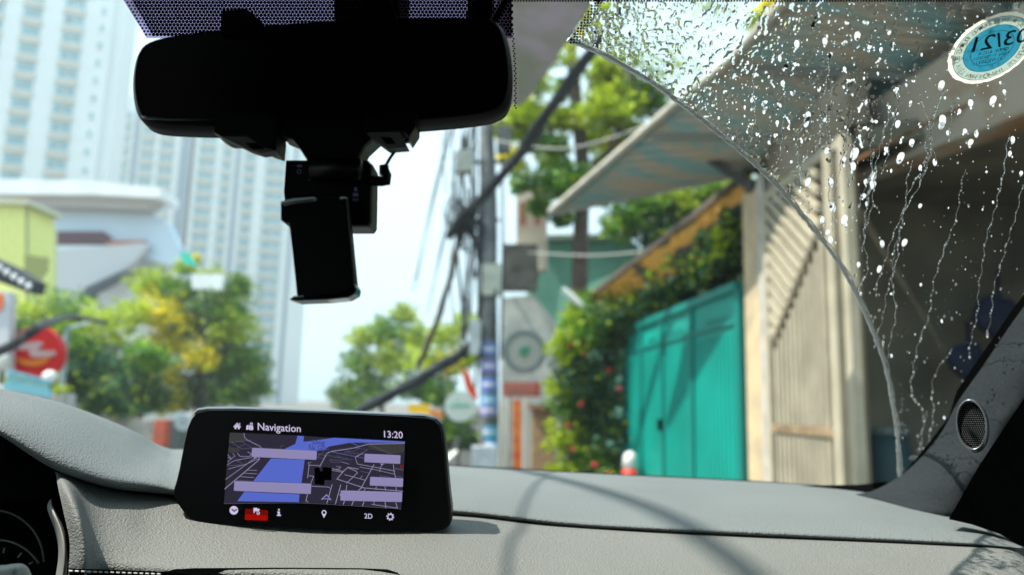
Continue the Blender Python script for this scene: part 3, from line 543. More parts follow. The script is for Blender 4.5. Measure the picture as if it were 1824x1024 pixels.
nb = 11; W2 = gl2-.45; zt = lambda u: 1.75+.95*(u/W2)
for i in range(nb):
    u = .16+i*(W2-.1)/nb; m = MB(); m.obox(g0+un2*u+Vector((0, 0, .16)), un2*.055, gn2*.05, (0, 0, zt(u)-.16)); m.build('bar', IRON, t)
for i in range(22):   # louvres run down to the right
    z = H2+.9-i*.14; a = None
    uL, uR = .12, W2
    pts = []
    for k in range(25):
        u = uL+(uR-uL)*k/24; zz = z-u*.72
        if zt(u)+.03 < zz < H2-.02: pts.append((u, zz))
    if len(pts) > 1:
        (ua, za), (ub, zb) = pts[0], pts[-1]; a = g0+un2*ua+gn2*.03+Vector((0, 0, za)); b = g0+un2*ub+gn2*.03+Vector((0, 0, zb)); m = MB()
        m.obox(a, b-a, gn2*.05, (0, 0, .065)); m.build('louvre', IRON, t)
m = MB(); m.obox(g0+un2*.1+gn2*.055+Vector((0, 0, 1.12)), un2*W2, gn2*.012, (0, 0, .07)); m.build('cross_rail', mat('rusty_rail', (.24, .17, .10), .8, var=.4, vscale=9), t)
# house with open garage
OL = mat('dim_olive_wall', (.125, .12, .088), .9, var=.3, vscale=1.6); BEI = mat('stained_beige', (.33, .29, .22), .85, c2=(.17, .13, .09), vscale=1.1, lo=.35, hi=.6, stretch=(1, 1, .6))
t = thing('house', 'old beige house with a rust-stained lintel over a dark open garage', 'house', col(1700, 6, 0))
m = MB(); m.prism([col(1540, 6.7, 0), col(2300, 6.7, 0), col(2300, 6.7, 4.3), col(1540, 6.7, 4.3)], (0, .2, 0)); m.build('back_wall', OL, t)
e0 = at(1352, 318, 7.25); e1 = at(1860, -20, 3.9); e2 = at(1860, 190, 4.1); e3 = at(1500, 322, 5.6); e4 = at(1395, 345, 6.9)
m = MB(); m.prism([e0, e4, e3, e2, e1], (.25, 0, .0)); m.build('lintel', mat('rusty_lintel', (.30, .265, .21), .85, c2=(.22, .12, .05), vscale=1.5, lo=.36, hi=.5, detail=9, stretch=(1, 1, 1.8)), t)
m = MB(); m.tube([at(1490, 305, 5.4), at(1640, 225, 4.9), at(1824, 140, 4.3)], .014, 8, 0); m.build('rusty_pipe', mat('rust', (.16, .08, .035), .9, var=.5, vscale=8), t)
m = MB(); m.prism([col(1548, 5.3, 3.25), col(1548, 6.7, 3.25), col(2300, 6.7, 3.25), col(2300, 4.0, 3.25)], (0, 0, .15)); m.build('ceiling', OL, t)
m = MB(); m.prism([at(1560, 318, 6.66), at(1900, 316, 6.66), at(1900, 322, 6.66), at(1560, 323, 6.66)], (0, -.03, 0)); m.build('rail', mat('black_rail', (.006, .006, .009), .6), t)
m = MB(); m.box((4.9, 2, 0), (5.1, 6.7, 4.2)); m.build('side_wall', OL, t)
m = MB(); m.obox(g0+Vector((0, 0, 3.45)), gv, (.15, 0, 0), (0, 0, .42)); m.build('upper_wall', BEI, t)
BLUED = mat('dark_blue_cloth', (.012, .018, .045), .8, var=.3, vscale=6)
for lab, x, y, r in (('dark blue bag hanging in the upper part of the garage', 1775, 565, 40), ('dark bundle hanging below the blue bag in the garage', 1722, 640, 32)):
    m = MB(); m.ball(at(x, y, 6.2), r/FPX*6.2, sc=(1, .6, 1.05), n=14, k=9); m.tube([at(x, y-r*.9, 6.2), at(x+4, y-r*2, 6.3)], .02, 5)
    for v in m.v: v += Vector((math.sin(v.z*17)*.02, 0, math.cos(v.x*19)*.02))
    tag(m.build('hanging_bag', BLUED, None, True), lab, 'bag', 'bags hanging in the garage')
t = thing('storage_drum', 'dark teal drum just inside the garage beside the grille gate', 'drum', col(1575, 5.9, 0))
m = MB(); c0 = col(1575, 5.9, 0); m.tube([c0, c0+Vector((0, 0, .3)), c0+Vector((0, 0, .32)), c0+Vector((0, 0, .9)), c0+Vector((0, 0, 1.15))], [.2, .2, .215, .2, .16], 20); m.build('body', mat('drum_teal', (.02, .05, .06), .6), t, True)
m = MB(); m.tube([c0+Vector((0, 0, 1.15)), c0+Vector((0, 0, 1.2))], .17, 20); m.build('lid', mat('drum_lid', (.09, .12, .12), .5), t)
# awning
P1 = at(980, 378, 10.0); P2 = at(1352, 300, 7.8); P3 = at(1905, -45, 4.2); P4 = at(1640, -290, 3.6)
t = thing('awning', 'long blue-green corrugated awning with rust streaks over the gates', 'awning', (P1+P2+P3+P4)/4)
AWN = mat('awning_sheet', (.22, .37, .37), .6, .3, c2=(.42, .37, .29), vscale=1.6, stretch=(.6, 3.0, 1), lo=.42, hi=.56, detail=6)
E = cr([P1, at(1195, 193, 7.0), at(1330, 78, 5.7), P4], 260); Wl = cr([P2, at(1500, 215, 6.1), at(1680, 95, 5.0), P3], 260)
m = MB(); m.grid([[E[i].lerp(Wl[i], j/6)+Vector((0, 0, .032*math.sin(i*.95))) for j in range(7)] for i in range(260)]); ob = m.build('roof_sheet', AWN, t, True)
ob.modifiers.new('s', 'SOLIDIFY').thickness = .006
m = MB(); m.tube(E[::8], .045, 8); m.build('eave_trim', mat('eave_beige', (.45, .42, .35), .7, var=.15), t, True)
m = MB(); m.tube([p-Vector((0, 0, .06)) for p in Wl[::8]], .05, 6); m.build('wall_plate', mat('plate_dark', (.05, .045, .04), .8), t, True)
m = MB(); m.bar(P1-Vector((0, 0, .03)), P2-Vector((0, 0, .03)), .04, .05); m.build('end_trim', mat('end_grey', (.36, .36, .33), .7), t)
for k in (70, 150, 215):
    m = MB(); m.bar(E[k].lerp(Wl[k], .04)-Vector((0, 0, .05)), Wl[k]-Vector((0, 0, .05)), .05, .06); m.build('rafter', mat('rafter_grey', (.2, .19, .17), .8), t)
m = MB(); m.bar(at(1265, 283, 7.7), at(1338, 335, 7.4), .10, .09); m.bar(at(1338, 335, 7.4), at(1350, 330, 7.3), .16, .12); m.build('bracket', mat('bracket_dark', (.05, .05, .05), .7), t)
# grey tarpaulin overhead, seen beside the mirror
t = thing('tarpaulin', 'dim grey-brown tarpaulin stretched overhead beside the mirror', 'tarpaulin', at(980, 60, 8))
pts = [(890, -120), (1120, -120), (1062, 0), (1010, 75), (975, 130), (942, 178), (918, 190), (880, 188)]
m = MB(); m.prism([at(x, y, 4.0+(200-y)*.003) for x, y in chaikin(pts, 1)], (0, .05, 0.02)); m.build('sheet', mat('tarp', (.06, .05, .06), .9, c2=(.03, .036, .02), vscale=5), t)
# striped plastic bin by the gate
t = thing('traffic_bollard', 'small red and white striped bollard in front of the teal gate', 'bollard', col(1125, 11.5, 0))
m = MB(); c0 = col(1122, 11.5, 0); m.tube([c0, c0+Vector((0, 0, .40))], [.13, .11], 16); m.build('base', mat('bollard_red', (.6, .03, .02), .5), t, True)
m = MB(); c0 = at(1122, 828, 11.5); c0.z = .40; m.tube([c0, c0+Vector((0, 0, .18)), c0+Vector((-.02, 0, .24))], [.115, .10, .05], 16); m.build('top', mat('bollard_white', (.65, .63, .6), .5), t, True)

# ------------------------------------------------------------------ the car
car = thing('car', 'interior of the car the photo is taken from, with grey dashboard and black trim', 'car', (0, .8, 1.1))
st = [[(-260, 655, .95), (-260, 650, .78), (-250, 660, .70), (-240, 675, .64), (-240, 690, .63)],
 [(-120, 668, .95), (-120, 662, .76), (-110, 678, .69), (-105, 700, .635), (-105, 716, .625)],
 [(0, 702, .95), (0, 692, .76), (5, 712, .69), (4, 748, .635), (0, 772, .625)],
 [(120, 735, .98), (115, 719, .81), (108, 745, .71), (98, 797, .645), (92, 830, .635)],
 [(235, 775, 1.05), (225, 761, .89), (214, 788, .76), (198, 838, .665), (188, 864, .655)],
 [(300, 803, 1.15), (292, 796, 1.0), (284, 815, .82), (275, 852, .69), (268, 875, .68)],
 [(345, 800, 1.15), (345, 803, 1.05), (345, 825, .84), (345, 864, .705), (345, 882, .69)],
 [(560, 812, 1.15), (560, 816, 1.08), (560, 838, .87), (560, 882, .725), (560, 900, .71)],
 [(800, 829, 1.15), (800, 833, 1.08), (805, 857, .88), (812, 897, .735), (815, 915, .72)],
 [(1000, 840, 1.15), (1000, 844, 1.06), (1000, 869, .88), (1000, 918, .73), (1000, 935, .718)],
 [(1160, 848, 1.15), (1160, 852, 1.05), (1160, 878, .87), (1160, 928, .72), (1160, 945, .708)],
 [(1320, 856, 1.12), (1320, 861, 1.02), (1320, 889, .85), (1320, 936, .71), (1320, 953, .70)],
 [(1500, 868, 1.08), (1510, 877, .98), (1500, 902, .83), (1500, 945, .70), (1500, 961, .69)],
 [(1650, 890, .95), (1640, 908, .88), (1640, 925, .78), (1640, 953, .688), (1640, 967, .68)],
 [(1790, 925, .85), (1765, 942, .80), (1755, 950, .73), (1745, 962, .677), (1742, 971, .671)],
 [(1880, 975, .78), (1838, 980, .75), (1830, 976, .71), (1826, 974, .68), (1826, 977, .672)]]
cols_ = [[at(*p) for p in c]+[at(c[-1][0], c[-1][1]+1, c[-1][2]+.03)] for c in st]
up = loft(cols_, 150, 26)
# crease along the hood: slight extra shaping is left to the control points
m = MB(); m.grid(up); m.build('dashboard_top', PAD, car, True)
bvh_up = BVHTree.FromPolygons([tuple(v) for v in m.v], m.f)
st2 = [[(97, 838, .68), (99, 842, .655), (104, 870, .62), (114, 915, .60), (124, 965, .59), (122, 1015, .585), (120, 1060, .59)],
 [(112, 842, .68), (113, 848, .645), (124, 872, .612), (140, 915, .592), (150, 965, .583), (152, 1015, .58), (150, 1060, .59)],
 [(150, 853, .69), (150, 859, .665), (154, 885, .645), (164, 930, .625), (172, 975, .607), (175, 1015, .60), (175, 1060, .61)],
 [(220, 872, .70), (220, 878, .68), (222, 900, .66), (226, 940, .64), (230, 985, .617), (232, 1018, .605), (232, 1070, .62)],
 [(310, 882, .71), (310, 888, .69), (312, 910, .675), (318, 950, .65), (320, 992, .62), (320, 1022, .605), (320, 1080, .62)],
 [(560, 902, .73), (560, 910, .71), (560, 930, .69), (560, 962, .655), (560, 1000, .62), (560, 1030, .60), (560, 1100, .62)],
 [(815, 915.5, .74), (815, 919.5, .715), (812, 936, .69), (806, 966, .65), (802, 1005, .615), (800, 1040, .595), (800, 1110, .61)],
 [(1000, 935.5, .735), (1000, 939, .71), (1000, 955, .69), (1000, 983, .652), (1000, 1018, .615), (1000, 1050, .595), (1000, 1120, .61)],
 [(1320, 953.5, .715), (1320, 956, .695), (1320, 970, .678), (1320, 995, .645), (1320, 1028, .61), (1320, 1060, .59), (1320, 1120, .605)],
 [(1640, 967.5, .695), (1640, 970, .675), (1640, 983, .66), (1640, 1005, .63), (1640, 1038, .60), (1640, 1070, .58), (1640, 1130, .60)],
 [(1780, 974, .69), (1785, 977, .668), (1796, 988, .65), (1806, 1008, .625), (1812, 1040, .60), (1815, 1075, .58), (1815, 1130, .60)],
 [(1815, 982, .70), (1825, 990, .68), (1840, 1005, .66), (1850, 1025, .64), (1860, 1050, .62), (1865, 1085, .60), (1865, 1130, .62)]]
m = MB(); m.grid(loft([[at(*p) for p in c] for c in st2], 140, 34)); m.build('dashboard_lower', PAD2, car, True); bvh_lo = BVHTree.FromPolygons([tuple(v) for v in m.v], m.f)
def on(bvh, px, py, lift=.0008):
    r = ray(px, py).normalized(); h = bvh.ray_cast(EYE, r)
    return (h[0]-r*lift) if h[0] is not None else at(px, py, .65)
# dark gap between the pads
m = MB(); top = [on(bvh_up, x, y, -.035) for x, y in ((100, 828), (190, 860), (268, 868), (345, 876), (560, 893), (815, 908), (1000, 928), (1320, 946), (1640, 960), (1740, 966))]
m.grid([[p-Vector((0, 0, .004)) for p in top], [p-Vector((0, 0, .05)) for p in top]]); m.build('dashboard_gap', BLACKM, car)
# black hood underside and instrument cluster
m = MB(); m.grid([[at(x, y, .80) for x in (-400, 40, 130)] for y in (830, 1140)]); m.prism([at(-400, 700, .66), at(-105, 712, .66), at(0, 768, .66), at(92, 830, .66), at(112, 846, .69), at(92, 890, .66), at(-400, 900, .66)], (0, .12, 0)); m.build('cluster_hood', BLACKM, car)
cl_ = MB(); cl_.grid([[at(x, y, .735) for x in (-300, 70, 118)] for y in (880, 1140)]); cl_ = cl_.build('instrument_cluster', BLACKM, car)
def arc(cx, cy, rx, ry, a0, a1, d, n=20): return [at(cx+rx*math.cos(a), cy-ry*math.sin(a), d) for a in np.linspace(math.radians(a0), math.radians(a1), n)]
m = MB(); m.tube(arc(-12, 1000, 90, 92, 0, 120, .72), .0009, 6); m.tube(arc(-5, 1035, 82, 74, 26, 110, .71), .0009, 6); m.build('gauge_ring', mat('gauge_ring', (.12, .13, .11), .4, .5), cl_, True)
m = MB()
for (x, y, x2, y2) in ((8, 975, 6, 984), (38, 984, 32, 992), (58, 1000, 52, 1004)): m.tube([at(x, y, .712), at(x2, y2, .712)], .0006, 5)
m.build('gauge_tick', GREYTRIM, cl_)
m = MB(); m.grid(loft([[at(*p) for p in c] for c in ([(90, 888, .66), (84, 905, .65), (98, 945, .64), (104, 985, .635), (98, 1030, .63), (90, 1060, .63)], [(91, 889, .655), (94, 908, .63), (108, 945, .62), (113, 985, .613), (110, 1030, .61), (104, 1060, .61)], [(92, 890, .66), (100, 910, .645), (115, 945, .625), (120, 985, .615), (118, 1030, .615), (112, 1060, .615)])], 8, 20)); m.build('cluster_trim', GREYTRIM, car, True)
sw = MB(); sw.grid(loft([[at(*p) for p in c] for c in ([(-60, 1005, .52), (-60, 1020, .50), (-60, 1060, .50)], [(0, 1006, .52), (0, 1014, .50), (0, 1060, .50)], [(28, 1003, .52), (28, 1010, .50), (20, 1060, .50)], [(42, 1004, .525), (40, 1012, .505), (26, 1060, .50)], [(52, 1013, .53), (48, 1022, .51), (30, 1060, .505)], [(58, 1030, .54), (54, 1040, .52), (34, 1070, .51)])], 20, 10)); sw = sw.build('steering_wheel', mat('wheel_silver', (.20, .20, .18), .5, .4), car, True)
m = MB(); m.tube([at(-60, 1090, .51)+Vector((0, 0, 0))]+arc(-250, 1280, 300, 270, 75, 10, .5, 12), .014, 10); m.build('wheel_rim', BLACK, sw, True)
# stitching and black slot at the lower edge of the pad
m = MB()
m.grid([[on(bvh_lo, x, 1011+(x-118)*.035, .001) for x in range(124, 300, 8)], [on(bvh_lo, x, 1030, .001) for x in range(124, 300, 8)]]); m.build('seam_strip', BLACKM, car)
m = MB()
for i in range(16):
    x = 124+i*10.4; y = 1015.5+(x-118)*.035; m.tube([on(bvh_lo, x, y, .0018), on(bvh_lo, x+6, y+.6, .0018)], .0007, 5)
m.build('stitching', mat('thread', (.45, .45, .42), .7), car)
m = MB(); P_ = [(285, 1026), (292, 1018), (310, 1013), (345, 1011), (500, 1010), (640, 1011), (690, 1013), (708, 1019), (716, 1026), (716, 1060), (285, 1060)]
m.poly([on(bvh_lo, x, y, .002) for x, y in P_]); m.build('lower_slot', BLACKM, car)
# embossed airbag lettering
m = MB(); o0 = on(bvh_up, 1686, 961, .0012); o1 = on(bvh_up, 1745, 962, .0012); o2 = on(bvh_up, 1690, 952, .0012)
m.text('SRS AIRBAG', o0, o1-o0, o2-o0, .0052); m.build('airbag_lettering', mat('embossed', (.05, .052, .05), .6), car)
# black glass border along the foot of the windshield
m = MB(); m.grid([[at(x, y-3, 1.16) for x, y in ((780, 829), (1000, 841), (1320, 857), (1500, 869), (1580, 860))], [at(x, y+8, 1.16) for x, y in ((780, 829), (1000, 841), (1320, 857), (1500, 869), (1580, 860))]]);
m.poly([at(1395, 865, 1.05), at(1555, 862, 1.05), at(1555, 882, 1.0), at(1500, 880, 1.0)]); m.build('cowl_trim', BLACKM, car)

# display
BZ = mat('bezel_black', (.0012, .0012, .0014), .35, .12)
DEP = .666
bz = [(352, 729), (420, 728), (600, 734), (755, 741), (782, 748), (791, 775), (798, 860), (805, 918), (800, 940), (775, 947), (560, 942), (365, 934), (338, 927), (318, 905), (304, 880), (314, 848), (324, 795), (334, 750)]
m = MB(); slab(m, bz, DEP+.002, .024, .004, 0, None, .985, 1); dsp = m.build('display', BZ, car, False)
m = MB(); tp = [(344, 738), (352, 730), (370, 727.5), (420, 727), (600, 733), (755, 740), (778, 746), (788, 756)]
a = [at(x, y, DEP+.006) for x, y in tp]; b = [at(x, y-3.5, DEP+.017) for x, y in tp]; m.grid([a, b]); m.grid([b, [p+Vector((0, .01, -.004)) for p in b]]); m.build('top_edge_highlight', mat('bezel_highlight', (.06, .075, .085), .3, .5), dsp, True)  # lighter strip: the highlight on the top edge is put into its colour
def zc(x, y, off=0.): return at(380+x/5.067, 740+y/5.067, DEP-off)
COL = {k: em(v) for k, v in dict(bg=(46, 43, 58), bg2=(60, 60, 60), road=(152, 145, 178), dim=(100, 96, 122), water=(86, 104, 198), label=(142, 134, 178), white=(205, 196, 228), red=(105, 14, 8), red2=(160, 12, 8), arrow=(22, 40, 130), black=(2, 2, 3), txt=(58, 66, 120)).items()}
KEYS = list(COL); MI = {k: i for i, k in enumerate(KEYS)}; ML = [COL[k] for k in KEYS]
m = MB(); m.poly([zc(x, y, .0006) for x, y in [(150, 150), (760, 178), (1300, 215), (1730, 235), (1718, 520), (1695, 840), (1100, 792), (700, 778), (95, 790), (118, 500)]], MI['bg'])
def P2_(pts, k, lay): m.poly([zc(x, y, lay) for x, y in pts], MI[k])
P2_([(150, 152), (275, 158), (290, 225), (140, 240)], 'bg2', .0009); P2_([(140, 280), (240, 300), (230, 330), (132, 330)], 'bg2', .0009)
P2_([(1350, 240), (1728, 255), (1722, 330), (1620, 345), (1420, 300)], 'bg2', .0009)
P2_([(760, 180), (818, 184), (812, 235), (880, 228), (1090, 198), (1730, 232), (1728, 242), (1240, 242), (1040, 278), (1010, 310), (870, 318), (780, 318), (640, 300), (740, 255)], 'water', .0010)
P2_([(520, 385), (825, 395), (795, 608), (360, 590)], 'water', .0010); P2_([(280, 685), (778, 708), (772, 778), (215, 770)], 'water', .0010)
P2_([(530, 300), (800, 318), (790, 400), (515, 390)], 'water', .0010) if False else None
def road(pts, w=8, k='road', lay=.0012):
    w *= .62
    for i in range(len(pts)-1):
        (x0, y0), (x1, y1) = pts[i], pts[i+1]; l = math.hypot(x1-x0, y1-y0) or 1; nx = -(y1-y0)/l*w/2; ny = (x1-x0)/l*w/2; ex = (x1-x0)/l*w*.3; ey = (y1-y0)/l*w*.3
        P2_([(x0+nx-ex, y0+ny-ey), (x1+nx+ex, y1+ny+ey), (x1-nx+ex, y1-ny+ey), (x0-nx-ex, y0-ny-ey)], k, lay+i*.000005)
for pts, w in [([(278, 158), (280, 190), (300, 215), (420, 275), (435, 290)], 8), ([(145, 240), (340, 220)], 5), ([(165, 240), (260, 300), (345, 290)], 5), ([(215, 290), (290, 255)], 4), ([(240, 225), (350, 290)], 4),
  ([(125, 440), (200, 400), (350, 375)], 6), ([(135, 480), (300, 435), (410, 385)], 6), ([(130, 350), (160, 385), (130, 375)], 6), ([(175, 340), (195, 362), (130, 415)], 6), ([(218, 338), (240, 365), (320, 370), (345, 345), (310, 325)], 7), ([(200, 400), (260, 430)], 5), ([(250, 395), (215, 415)], 5), ([(120, 450), (300, 440)], 5), ([(102, 660), (415, 395), (412, 378)], 10), ([(110, 575), (370, 385)], 7), ([(310, 490), (395, 493)], 6), ([(280, 518), (395, 523)], 6), ([(245, 548), (365, 557)], 6), ([(205, 580), (350, 590)], 5),
  ([(940, 375), (1000, 385)], 5), ([(940, 345), (1090, 365)], 5), ([(935, 370), (1000, 322)], 4), ([(1000, 370), (1040, 325)], 4), ([(960, 460), (1025, 340), (1060, 322), (1270, 290), (1400, 255), (1725, 248)], 9), ([(1180, 330), (1330, 345), (1400, 300)], 5), ([(1210, 315), (1260, 325), (1320, 288)], 4), ([(1130, 300), (1230, 325)], 4), ([(1410, 258), (1600, 345)], 5), ([(1400, 300), (1290, 365)], 4), ([(1290, 290), (1390, 305)], 4),
  ([(1050, 395), (1150, 405), (1165, 418), (1110, 422), (1060, 412), (1050, 395)], 5), ([(1165, 418), (1225, 435)], 6), ([(1110, 360), (1240, 400), (1250, 392)], 5), ([(1090, 372), (1150, 382)], 5), ([(1160, 392), (1200, 398), (1210, 384)], 4),
  ([(1060, 325), (1360, 382)], 5), ([(1310, 360), (1280, 375), (1300, 435), (1450, 462), (1640, 498)], 7), ([(1355, 340), (1290, 365)], 6), ([(1320, 462), (1470, 488), (1630, 525)], 6), ([(1330, 500), (1400, 515)], 5), ([(1500, 475), (1530, 435)], 7), ([(1500, 505), (1510, 478)], 6), ([(1625, 440), (1630, 500), (1645, 555)], 8), ([(1630, 470), (1715, 482)], 5), ([(1640, 480), (1715, 492)], 5), ([(1645, 545), (1712, 552)], 5), ([(1500, 540), (1600, 555)], 5),
  ([(855, 425), (880, 420)], 6), ([(855, 430), (870, 445), (960, 450)], 7), ([(865, 445), (850, 560)], 8), ([(860, 540), (905, 545), (880, 610)], 7), ([(890, 635), (1040, 642), (1055, 655)], 7), ([(1072, 620), (1025, 790)], 9), ([(1150, 622), (1102, 795)], 10), ([(850, 710), (835, 765), (855, 778)], 9), ([(1205, 625), (1198, 670)], 9),
  ([(1070, 475), (1170, 500)], 7), ([(1070, 490), (1170, 510)], 7), ([(1110, 455), (1150, 462), (1135, 480), (1110, 482)], 6), ([(1115, 570), (1185, 490), (1215, 465), (1310, 480)], 9), ([(1115, 570), (1360, 650), (1710, 680)], 9), ([(1185, 530), (1370, 580)], 7), ([(1220, 470), (1290, 500), (1300, 515), (1205, 605)], 8), ([(1450, 440), (1335, 650)], 9), ([(1325, 565), (1345, 540)], 6), ([(1310, 672), (1345, 645)], 10), ([(1368, 660), (1360, 680)], 8), ([(1470, 640), (1468, 665)], 8), ([(1550, 640), (1552, 670)], 8), ([(1650, 645), (1650, 675)], 8),
  ([(1185, 765), (1172, 800)], 10), ([(1265, 770), (1250, 805)], 10), ([(1360, 775), (1345, 815)], 10), ([(1450, 770), (1452, 800)], 8), ([(1550, 780), (1558, 832)], 10), ([(1648, 785), (1660, 828)], 9), ([(1428, 798), (1665, 832)], 7), ([(605, 295), (610, 270), (640, 268)], 4)]:
    road(pts, w, 'road' if w > 5 else 'dim')
road([(1240, 242), (1310, 272)], 7, 'water'); road([(1060, 322), (1360, 382)], 5, 'water', .0014)
road([(95, 792), (400, 787), (760, 784), (1000, 795), (1400, 820), (1695, 840)], 5, 'dim')
P2_([(912, 470), (955, 465), (965, 500), (985, 500), (985, 462), (1070, 468), (1065, 582), (1005, 580), (1000, 625), (915, 618)], 'black', .0016)
for q in ([(350, 288), (935, 318), (930, 398), (343, 370)], [(190, 588), (885, 612), (880, 706), (185, 676)], [(1366, 342), (1690, 356), (1686, 434), (1362, 418)], [(1416, 550), (1714, 564), (1710, 642), (1412, 628)], [(1150, 672), (1706, 688), (1702, 778), (1146, 764)]):
    P2_(chaikin(q, 0) if False else [(q[i][0]*.97+q[(i+1) % 4][0]*.03, q[i][1]*.97+q[(i+1) % 4][1]*.03) if s_ == 0 else (q[i][0]*.03+q[(i+1) % 4][0]*.97, q[i][1]*.03+q[(i+1) % 4][1]*.97) for i in range(4) for s_ in (0, 1)], 'label', .0018)
P2_([(365, 372), (400, 374), (368, 392)], 'label', .0018); P2_([(1505, 430), (1545, 432), (1520, 448)], 'label', .0018); P2_([(1145, 690), (1140, 720), (1155, 730)], 'label', .0018)
P2_([(1022, 706), (1068, 760), (1022, 750), (970, 755)], 'road', .0020); P2_([(1022, 718), (1052, 750), (1022, 743), (988, 748)], 'arrow', .0022)
exx = zc(100, 5)-zc(0, 0); eyy = zc(0, -100)-zc(0, 0); U = exx.length/100; 
m.text('Sông', zc(885, 258, .0021), exx, eyy, 62*U, MI['txt'], off=.01); m.text('Sài Gòn', zc(858, 304, .0021), exx, eyy, 58*U, MI['txt'], off=.01)
m.poly([zc(x, y, .0019) for x, y in ((1688, 448), (1712, 450), (1710, 470), (1690, 468))], MI['red2'])
scr = m.build('screen_map', ML, dsp)
m = MB(); m.text('Navigation', zc(395, 128, .0012), exx, eyy, 92*U, MI['white'], off=.006); m.build('title_lettering', ML, dsp); m = MB(); m.text('13:20', zc(1525, 194, .0012), exx, eyy, 84*U, MI['white'], off=.006)
m.build('clock_lettering', ML, dsp); m = MB(); m.text('2D', zc(1362, 924, .0012), exx, eyy, 60*U, MI['white'], off=.008)
def RP(pts, k='white', lay=.0012): m.poly([zc(x, y, lay) for x, y in pts], MI[k])
def ringp(cx, cy, r, r2, k='white', n=20):
    for i in range(n):
        a, b = 2*math.pi*i/n, 2*math.pi*(i+1)/n; RP([(cx+r*math.cos(a), cy+r*math.sin(a)), (cx+r*math.cos(b), cy+r*math.sin(b)), (cx+r2*math.cos(b), cy+r2*math.sin(b)), (cx+r2*math.cos(a), cy+r2*math.sin(a))], k, .0013)
m.build('menu_lettering', ML, dsp); m = MB(); RP([(180, 100), (215, 62), (250, 102), (242, 106), (215, 74), (188, 104)]); RP([(192, 102), (215, 80), (238, 104), (237, 122), (222, 121), (222, 104), (208, 103), (208, 120), (192, 119)]); RP([(234, 66), (242, 66), (242, 84), (234, 80)])
m.build('icon', ML, dsp); m = MB(); RP([(300, 88), (318, 82), (316, 124), (296, 127)]); RP([(322, 84), (338, 92), (338, 130), (320, 124)]); RP([(342, 96), (358, 88), (360, 126), (342, 131)]); ringp(343, 74, 13, 7); RP([(337, 86), (350, 86), (344, 100)])
m.build('icon', ML, dsp); m = MB(); m.disc(zc(185, 852, .0012), CR, CU, 38*U, None, MI['white'], 24)
for q in ([(160, 845), (172, 838), (190, 858), (188, 868)], [(188, 868), (186, 856), (208, 838), (216, 846)]): RP(q, 'black', .0016)
m.build('icon', ML, dsp); m = MB(); RP([(290, 836), (494, 852), (488, 946), (284, 938)], 'red', .0008); RP([(287, 885), (491, 900), (488, 946), (284, 938)], 'red2', .0010)
RP([(362, 830), (372, 828), (372, 878), (364, 878)]); RP([(372, 832), (392, 828), (400, 838), (418, 838), (414, 858), (396, 862), (372, 860)]); ringp(405, 878, 15, 10); RP([(397, 876), (413, 876), (413, 880), (397, 880)], lay=.0014)
m.build('icon', ML, dsp); m = MB(); ringp(592, 846, 8, 0); RP([(578, 862), (600, 862), (600, 892), (610, 892), (610, 904), (573, 902), (573, 892), (583, 892), (583, 872), (576, 872)])
m.build('icon', ML, dsp); m = MB(); ringp(999, 872, 22, 13); RP([(980, 884), (1018, 886), (998, 922)]); m.build('icon', ML, dsp); m = MB(); ringp(1597, 910, 26, 18)
for i in range(8):
    a = i*math.pi/4+.2; c_, s_ = math.cos(a), math.sin(a); RP([(1597+c_*24-s_*6, 910+s_*24+c_*6), (1597+c_*36-s_*5, 910+s_*36+c_*5), (1597+c_*36+s_*5, 910+s_*36-c_*5), (1597+c_*24+s_*6, 910+s_*24-c_*6)])
m.build('icon', ML, dsp)

# ---- windshield plane
WP = Vector((0, 1.15, EYE.z-.10)); WD = Vector((0, -1, .577)).normalized(); WN = Vector((0, .577, 1)).normalized(); WX = Vector((1, 0, 0))
def gp(px, py, off=0.):
    r = ray(px, py); t_ = (WP-EYE).dot(WN)/r.dot(WN); return EYE+r*t_+WN*off
ws = MB(); ws.grid([[WP+WX*x+WD*(-.06), WP+WX*x+WD*.86] if False else [WP+WX*x+WD*s_ for s_ in (-.03, .3, .6, .8)] for x in np.linspace(-.82, .82, 9)]); ws = ws.build('windshield', CLEAR, car); ws['label'] = 'clear windshield, wiped clean left of a curved water edge'
# dotted frit around the mirror foot
m = MB()
def diam(px, py, r):
    c = gp(px, py, -.001); a = (gp(px+1, py, -.001)-c); b = (gp(px, py+1, -.001)-c); n_ = 6
    m.poly([c+a*r*math.cos(2*math.pi*k/n_)+b*r*math.sin(2*math.pi*k/n_) for k in range(n_)])
pit = 6.6
for j in range(-8, 36):
    for i in range(200):
        x = 205+i*pit+(j % 2)*pit/2; y = j*pit*.5*1.73-2
        le = 222+y*.62; re = 905 if y > 6 else 1068
        if y > 66: continue
        if le < x < 912: diam(x, y, 3.62 if x > le+14 else 2.4)
for k in range(60):
    f = k/59; 
    for j in range(4): diam(1068-f*54-j*5.5, f*72+j*2.2+(k % 2)*2, 2.2-j*.25) if False else None
for y in range(0, 76, 5):
    for j in range(4): diam(1018+(75-y)*.62+j*5.2+(y//5 % 2)*2.6-4, y, 2.3-j*.3)
for x in range(905, 1824, 5): 
    for y in (-8, -3, 1): diam(x+(y % 2)*2.5, y, 2.7 if y < 0 else 2.0)
for k in range(40):
    y = 20+k*4.4; x = 905+9*math.sin(min(1, k/30)*1.6)+ (k % 2)*2; diam(x+3, y, 1.8)
m.build('dotted_border', BLACKM, ws)
m = MB(); m.poly([gp(x, y, -.002) for x, y in ((195, -45), (912, -45), (912, 66), (263, 66))]); m.build('shade_band', TINT, ws)

